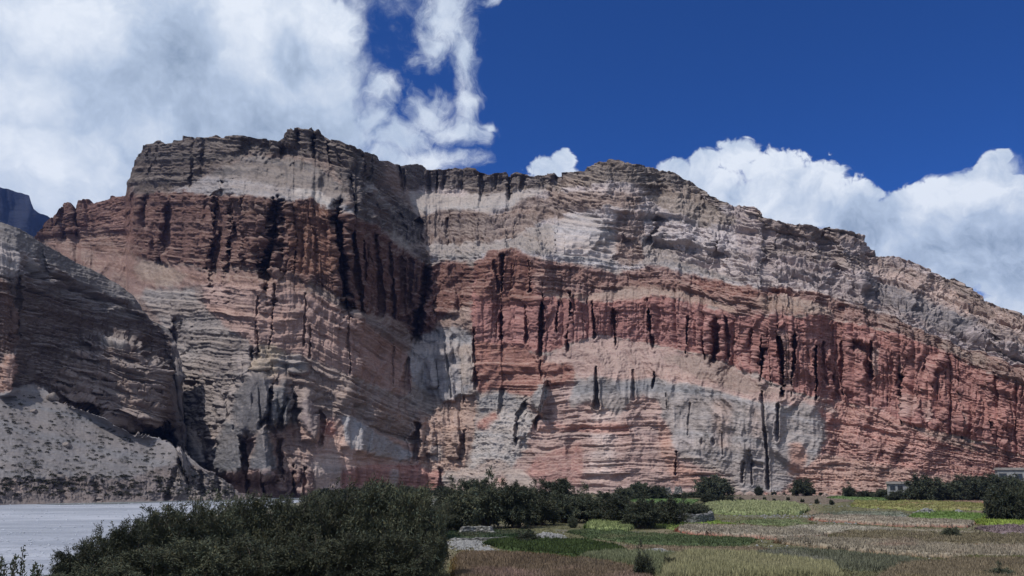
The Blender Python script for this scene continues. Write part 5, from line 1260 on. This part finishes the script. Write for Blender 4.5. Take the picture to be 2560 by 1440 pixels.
def stone_wall(pts, h, th, mat, label, name='stone_wall', broken=0.25, seed=0, size=0.32):
    W_ = np.array([[float(v) for v in onground(*p)] for p in pts])
    seg = np.r_[0, np.cumsum(np.linalg.norm(np.diff(W_, axis=0), axis=1))]
    n = max(8, int(seg[-1] / 0.22))
    s_ = np.linspace(0, seg[-1], n)
    cx = np.interp(s_, seg, W_[:, 0]); cy = np.interp(s_, seg, W_[:, 1])
    tx = np.gradient(cx); ty = np.gradient(cy); L = np.hypot(tx, ty); nx_, ny_ = -ty / L, tx / L
    hh = h * np.clip(1 - broken * (0.5 + 1.1 * fbm2(s_ / 1.8 + seed * 7.3, s_ * 0 + seed, 4, 5, 0.6)), 0.25, 1.2)
    ends = np.clip(np.minimum(s_, seg[-1] - s_) / 0.5, 0.35, 1)
    hh = hh * ends
    m_ = max(4, int(h / 0.25))
    prof = [(-0.5 - 0.12 * (1 - k / m_), k / m_) for k in range(m_ + 1)] + [(-0.2, 1.04), (0.2, 1.04)] + [(0.5 + 0.12 * (1 - k / m_), k / m_) for k in range(m_, -1, -1)]
    zz = np.array([zg(float(a), float(b)) for a, b in zip(cx, cy)]) - 0.1
    rows = []
    for (o, f) in prof:
        w_ = th * o + 0.13 * fbm2(s_ / 0.7 + o * 9, s_ * 0 + f * h / 0.5, 3, seed + 40)
        rows.append(np.stack([cx + nx_ * w_, cy + ny_ * w_, zz + hh * f + 0.06 * fbm2(s_ / 0.5, s_ * 0 + f * 9 + o, 2, seed + 41)], 1))
    V = np.stack(rows, 0); F = grid_faces(len(prof), n)
    R_ = len(prof)
    caps = np.array([[(k) * n + e, (k + 1) * n + e, (R_ - 2 - k) * n + e, (R_ - 1 - k) * n + e] for e in (0, n - 1) for k in range(R_ // 2 - 1)])
    mat = WALLG if mat is GREYS else WALLP
    return tag(link(name, make_mesh(name, V.reshape(-1, 3), np.concatenate([F, caps]), False), mat), label, 'wall')
stone_wall([(1146, 1336), (1190, 1334), (1236, 1336)], 1.0, 0.6, PALE, 'pale broken stone wall half hidden at the foot of the willow row', seed=1, size=0.5)
stone_wall([(1688, 1312), (1745, 1312), (1782, 1306)], 1.5, 0.6, GREYS, 'grey stone enclosure wall beside the small round dark bush', seed=2, size=0.55)
stone_wall([(1520, 1306), (1575, 1306)], 1.2, 0.5, GREYS, 'low grey wall seen through the willow trunks', seed=3, size=0.5)
stone_wall([(1030, 1262), (1085, 1262), (1130, 1268), (1175, 1262)], 1.6, 0.8, PALE, 'long low pale ruined wall left of the willow row', seed=4, size=0.8, broken=0.5)
stone_wall([(1118, 1256), (1129, 1256)], 3.2, 0.9, PALE, 'pale upright wall stump of the ruin, the pointed left one', seed=5, size=0.9, broken=0.2)
stone_wall([(1150, 1254), (1168, 1254)], 2.7, 0.9, PALE, 'pale upright wall stump of the ruin, the square right one', seed=6, size=0.9, broken=0.1)
stone_wall([(1640, 1236), (1680, 1236)], 2.6, 0.9, PALE, 'pale far ruin wall among the trees at the cliff foot', seed=7, size=0.9)
stone_wall([(1685, 1238), (1708, 1238)], 3.0, 0.9, PALE, 'short white far wall left of the big lone round tree', seed=8, size=0.9)
stone_wall([(2300, 1245), (2380, 1244), (2450, 1245)], 0.8, 0.6, PALE, 'low pale stone wall in front of the far right grove', seed=9, size=0.6)
stone_wall([(2232, 1240), (2276, 1240)], 1.1, 0.6, PALE, 'pale garden wall below the small white house', seed=10, size=0.7)
stone_wall([(2540, 1286), (2600, 1285)], 1.4, 0.6, GREYS, 'grey wall by the trees at the right edge', seed=11, size=0.6)
stone_wall([(1120, 1352), (1240, 1351), (1350, 1353)], 0.45, 0.4, PALE, 'low line of white stones along the deep green crop', seed=12, size=0.34)
def heap(cx, cy, hw, hd, h, n, seed, label, s=(0.07, 0.24), name='stone_heap', mat=None):
    rng = np.random.default_rng(seed)
    parts = []
    for i in range(n):
        px = cx + hw * rng.normal() * 0.5; py = cy + hd * rng.normal() * 0.5
        x, y = onground(px, max(py, 1238)); x = float(x); y = float(y)
        g = math.exp(-((px - cx) / hw) ** 2 * 1.5 - ((py - cy) / hd) ** 2 * 1.5)
        k = rng.uniform(*s)
        v, f = stone(IV1, IF1, int(rng.integers(1, 900)), (k * rng.uniform(0.8, 1.4), k, k * rng.uniform(0.55, 0.9)), 0.3)
        parts.append((v + np.array([x, y, zg(x, y) + h * g * rng.uniform(0.3, 1)]), f))
    v, f = join(parts)
    return link(name, make_mesh(name, v, f, False), mat or PALE)
for a in [(1165, 1362, 46, 12, 0.2, 620, 1, 'white rubble heap right beside the foreground thicket'), (1212, 1377, 26, 6, 0.15, 180, 2, 'small white rubble heap at the left tip of the deep green crop'), (1372, 1344, 36, 8, 0.4, 420, 3, 'grey white rubble heap between the two green crops'),
          (1640, 1386, 44, 8, 0.4, 260, 4, 'bluish grey rubble heap behind the sage green weeds'), (2318, 1284, 26, 5, 0.9, 260, 5, 'pale heap at the left end of the vivid green crop'), (2215, 1240, 8, 2, 1.2, 50, 6, 'white pile left of the small white house'), (2398, 1284, 14, 3, 0.7, 120, 7, 'small pale heap in the middle of the vivid green crop')]:
    tag(heap(*a), a[-1], 'heap', kind='stuff')
parts = []
rng = np.random.default_rng(77)
for (cx, cy, hw, hd, n) in ((1510, 1370, 90, 5, 150), (2010, 1386, 120, 8, 120), (2180, 1408, 80, 8, 90), (1960, 1292, 130, 4, 90), (2220, 1290, 90, 4, 90), (2120, 1309, 80, 3, 60), (1330, 1386, 60, 5, 40), (1900, 1372, 180, 14, 60), (2300, 1360, 250, 40, 90), (1780, 1376, 60, 6, 70), (2250, 1268, 200, 8, 60)):
    for i in range(n):
        px = cx + rng.normal() * hw * 0.6; py = max(1240, cy + rng.normal() * hd * 0.6)
        if px < 1130: continue
        x, y = onground(px, py); x = float(x); y = float(y); r = math.hypot(x, y)
        k = rng.uniform(0.05, 0.13) * (r / 60) ** 0.6
        v, f = stone(IV1, IF1, int(rng.integers(1, 900)), (k * 1.3, k, k * 0.75), 0.3)
        parts.append((v + np.array([x, y, zg(x, y) + k * 0.3]), f))
v, f = join(parts)
tag(link('loose_stones', make_mesh('loose_stones', v, f, False), PALE), 'pale loose stones scattered along the field edges', 'stones', kind='stuff')

parts = []
rng = np.random.default_rng(178)
for i in range(520):
    px = rng.uniform(1120, 2600); rr_ = float(R0(np.array([px]))[0]) - abs(rng.normal()) * 7 + 1.0
    x, y, _ = at(px, 1232, rr_); x = float(x); y = float(y); k = rng.uniform(0.2, 0.5) if rng.uniform() < 0.85 else rng.uniform(0.6, 1.3)
    v, f = stone(IV1, IF1, int(rng.integers(1, 900)), (k * 1.3, k, k * 0.8), 0.3)
    parts.append((v + np.array([x, y, zg(x, y) + k * 0.3]), f))
v, f = join(parts)
tag(link('talus_rocks', make_mesh('talus_rocks', v, f, False), plain('talus_stone', (0.23, 0.17, 0.15), 0.95, 0.15, 0.5)), 'reddish fallen rocks along the foot of the cliff', 'rocks', kind='stuff')
parts = []
rng = np.random.default_rng(177)
for i in range(1300):
    py = 1258 + 182 * rng.uniform() ** 1.2; px = rng.uniform(-40, 760)
    x, y = onground(px, py, -1.6); x = float(x); y = float(y)
    if x > bank_x(y) - 4 or fbm2(np.array([x / 14]), np.array([y / 5]), 3, 91)[0] < rng.uniform(-0.5, 0.25): continue
    r = math.hypot(x, y); k = rng.uniform(0.04, 0.11) * (r / 60) ** 0.6
    v, f = stone(IV1, IF1, int(rng.integers(1, 900)), (k * 1.5, k, k * 0.6), 0.3)
    parts.append((v + np.array([x, y, zg(x, y) + k * 0.25]), f))
v, f = join(parts)
tag(link('river_cobbles', make_mesh('river_cobbles', v, f, False), plain('cobble', (0.30, 0.32, 0.36), 0.95, 0.7, 0.6)), 'grey cobbles strewn over the pale gravel riverbed', 'cobbles', kind='stuff')

WHITE = plain('whitewash', (0.22, 0.225, 0.235), 0.9, 1.2, 0.3)
DARKW = plain('dark_wood', (0.05, 0.045, 0.045), 0.7, 3, 0.3)
PANE = plain('window_pane', (0.03, 0.035, 0.045), 0.15, 1, 0.1)
ROOFM = plain('mud_roof', (0.22, 0.20, 0.19), 0.95, 0.8, 0.3)
def boxv(x0, x1, y0, y1, z0, z1):
    V = np.array([(x, y, z) for z in (z0, z1) for y in (y0, y1) for x in (x0, x1)], float)
    F = np.array([(0, 2, 3, 1), (4, 5, 7, 6), (0, 1, 5, 4), (2, 6, 7, 3), (0, 4, 6, 2), (1, 3, 7, 5)])
    return V, F
def house(px, r, z0, wd, dp, ht, wins, door, label, rot=0.0, storeys=1):
    x, y, _ = at(px, 1230, r); x = float(x); y = float(y)
    e = bpy.data.objects.new('house', None); COL.objects.link(e); e.location = (x, y, z0); e.rotation_euler = (0, 0, rot - 0.8 * math.atan2(x, y))
    link('wall', make_mesh('wall', *boxv(-wd / 2, wd / 2, 0, dp, 0, ht), False), WHITE, e)
    rf = link('roof', make_mesh('roof', *join([boxv(-wd / 2 - 0.3, wd / 2 + 0.3, -0.35, dp + 0.3, ht + 0.003, ht + 0.28), boxv(-wd / 2 - 0.12, wd / 2 + 0.12, -0.15, 0.1, ht + 0.283, ht + 0.62), boxv(-wd / 2 - 0.12, -wd / 2 + 0.2, 0.103, dp, ht + 0.283, ht + 0.62), boxv(wd / 2 - 0.2, wd / 2 + 0.12, 0.103, dp, ht + 0.283, ht + 0.62)]), False), ROOFM, e)
    for (cx, cz, ww, wh) in wins:
        f = link('window', make_mesh('window', *join([boxv(cx - ww / 2 - 0.12, cx - ww / 2, -0.06, -0.004, cz - 0.1, cz + wh + 0.12), boxv(cx + ww / 2, cx + ww / 2 + 0.12, -0.06, -0.004, cz - 0.1, cz + wh + 0.12), boxv(cx - ww / 2 + 0.002, cx + ww / 2 - 0.002, -0.06, -0.004, cz + wh, cz + wh + 0.12), boxv(cx - ww / 2 + 0.002, cx + ww / 2 - 0.002, -0.06, -0.004, cz - 0.1, cz), boxv(cx - 0.03, cx + 0.03, -0.05, -0.004, cz + 0.003, cz + wh - 0.003)]), False), DARKW, e)
        link('pane', make_mesh('pane', *boxv(cx - ww / 2 + 0.003, cx + ww / 2 - 0.003, -0.025, -0.003, cz + 0.003, cz + wh - 0.003), False), PANE, f)
    if door is not None:
        d = link('door', make_mesh('door', *boxv(door - 0.45, door + 0.45, -0.04, -0.003, 0.02, 1.95), False), DARKW, e)
        link('handle', make_mesh('handle', *boxv(door + 0.3, door + 0.36, -0.09, -0.042, 0.95, 1.1), False), GREYS, d)
    return tag(e, label, 'house')
house(2256, 236, 0.0, 6.4, 5.0, 4.0, [(-2.2, 2.5, 1.0, 0.95), (-0.4, 2.5, 1.0, 0.95), (2.2, 2.5, 0.9, 0.95), (-1.6, 0.8, 0.9, 0.9)], 1.2, 'small white flat roofed house beside the dense round tree')
house(2570, 262, 0.0, 13.0, 7.0, 7.6, [(-5.3, 5.0, 1.6, 1.6), (-1.6, 5.0, 1.5, 1.5), (1.2, 5.0, 1.5, 1.5), (4.4, 5.0, 1.5, 1.5), (-4.0, 1.5, 1.2, 1.2), (-1.0, 1.5, 1.2, 1.2)], 2.6, 'larger white two storey house above the trees at the right edge')

# ------------------------------------------------------------------ valley air
HZ = bpy.data.materials.new('valley_haze'); HZ.use_nodes = True
HZ.node_tree.nodes.clear()
t = NT(HZ.node_tree)
pv = t.node('ShaderNodeVolumePrincipled')
pv.inputs['Color'].default_value = (0.16, 0.30, 0.85, 1)
pv.inputs['Density'].default_value = 0.00006
pv.inputs['Anisotropy'].default_value = 0.2
mo_ = t.node('ShaderNodeOutputMaterial')
t.put(mo_.inputs['Volume'], pv.outputs[0])
hz = link('haze', make_mesh('haze', *boxv(-2600, 2600, -900, 2600, -5.0, 830.0), False), HZ)
tag(hz, 'thin blue air haze over the whole valley', 'haze', kind='stuff')
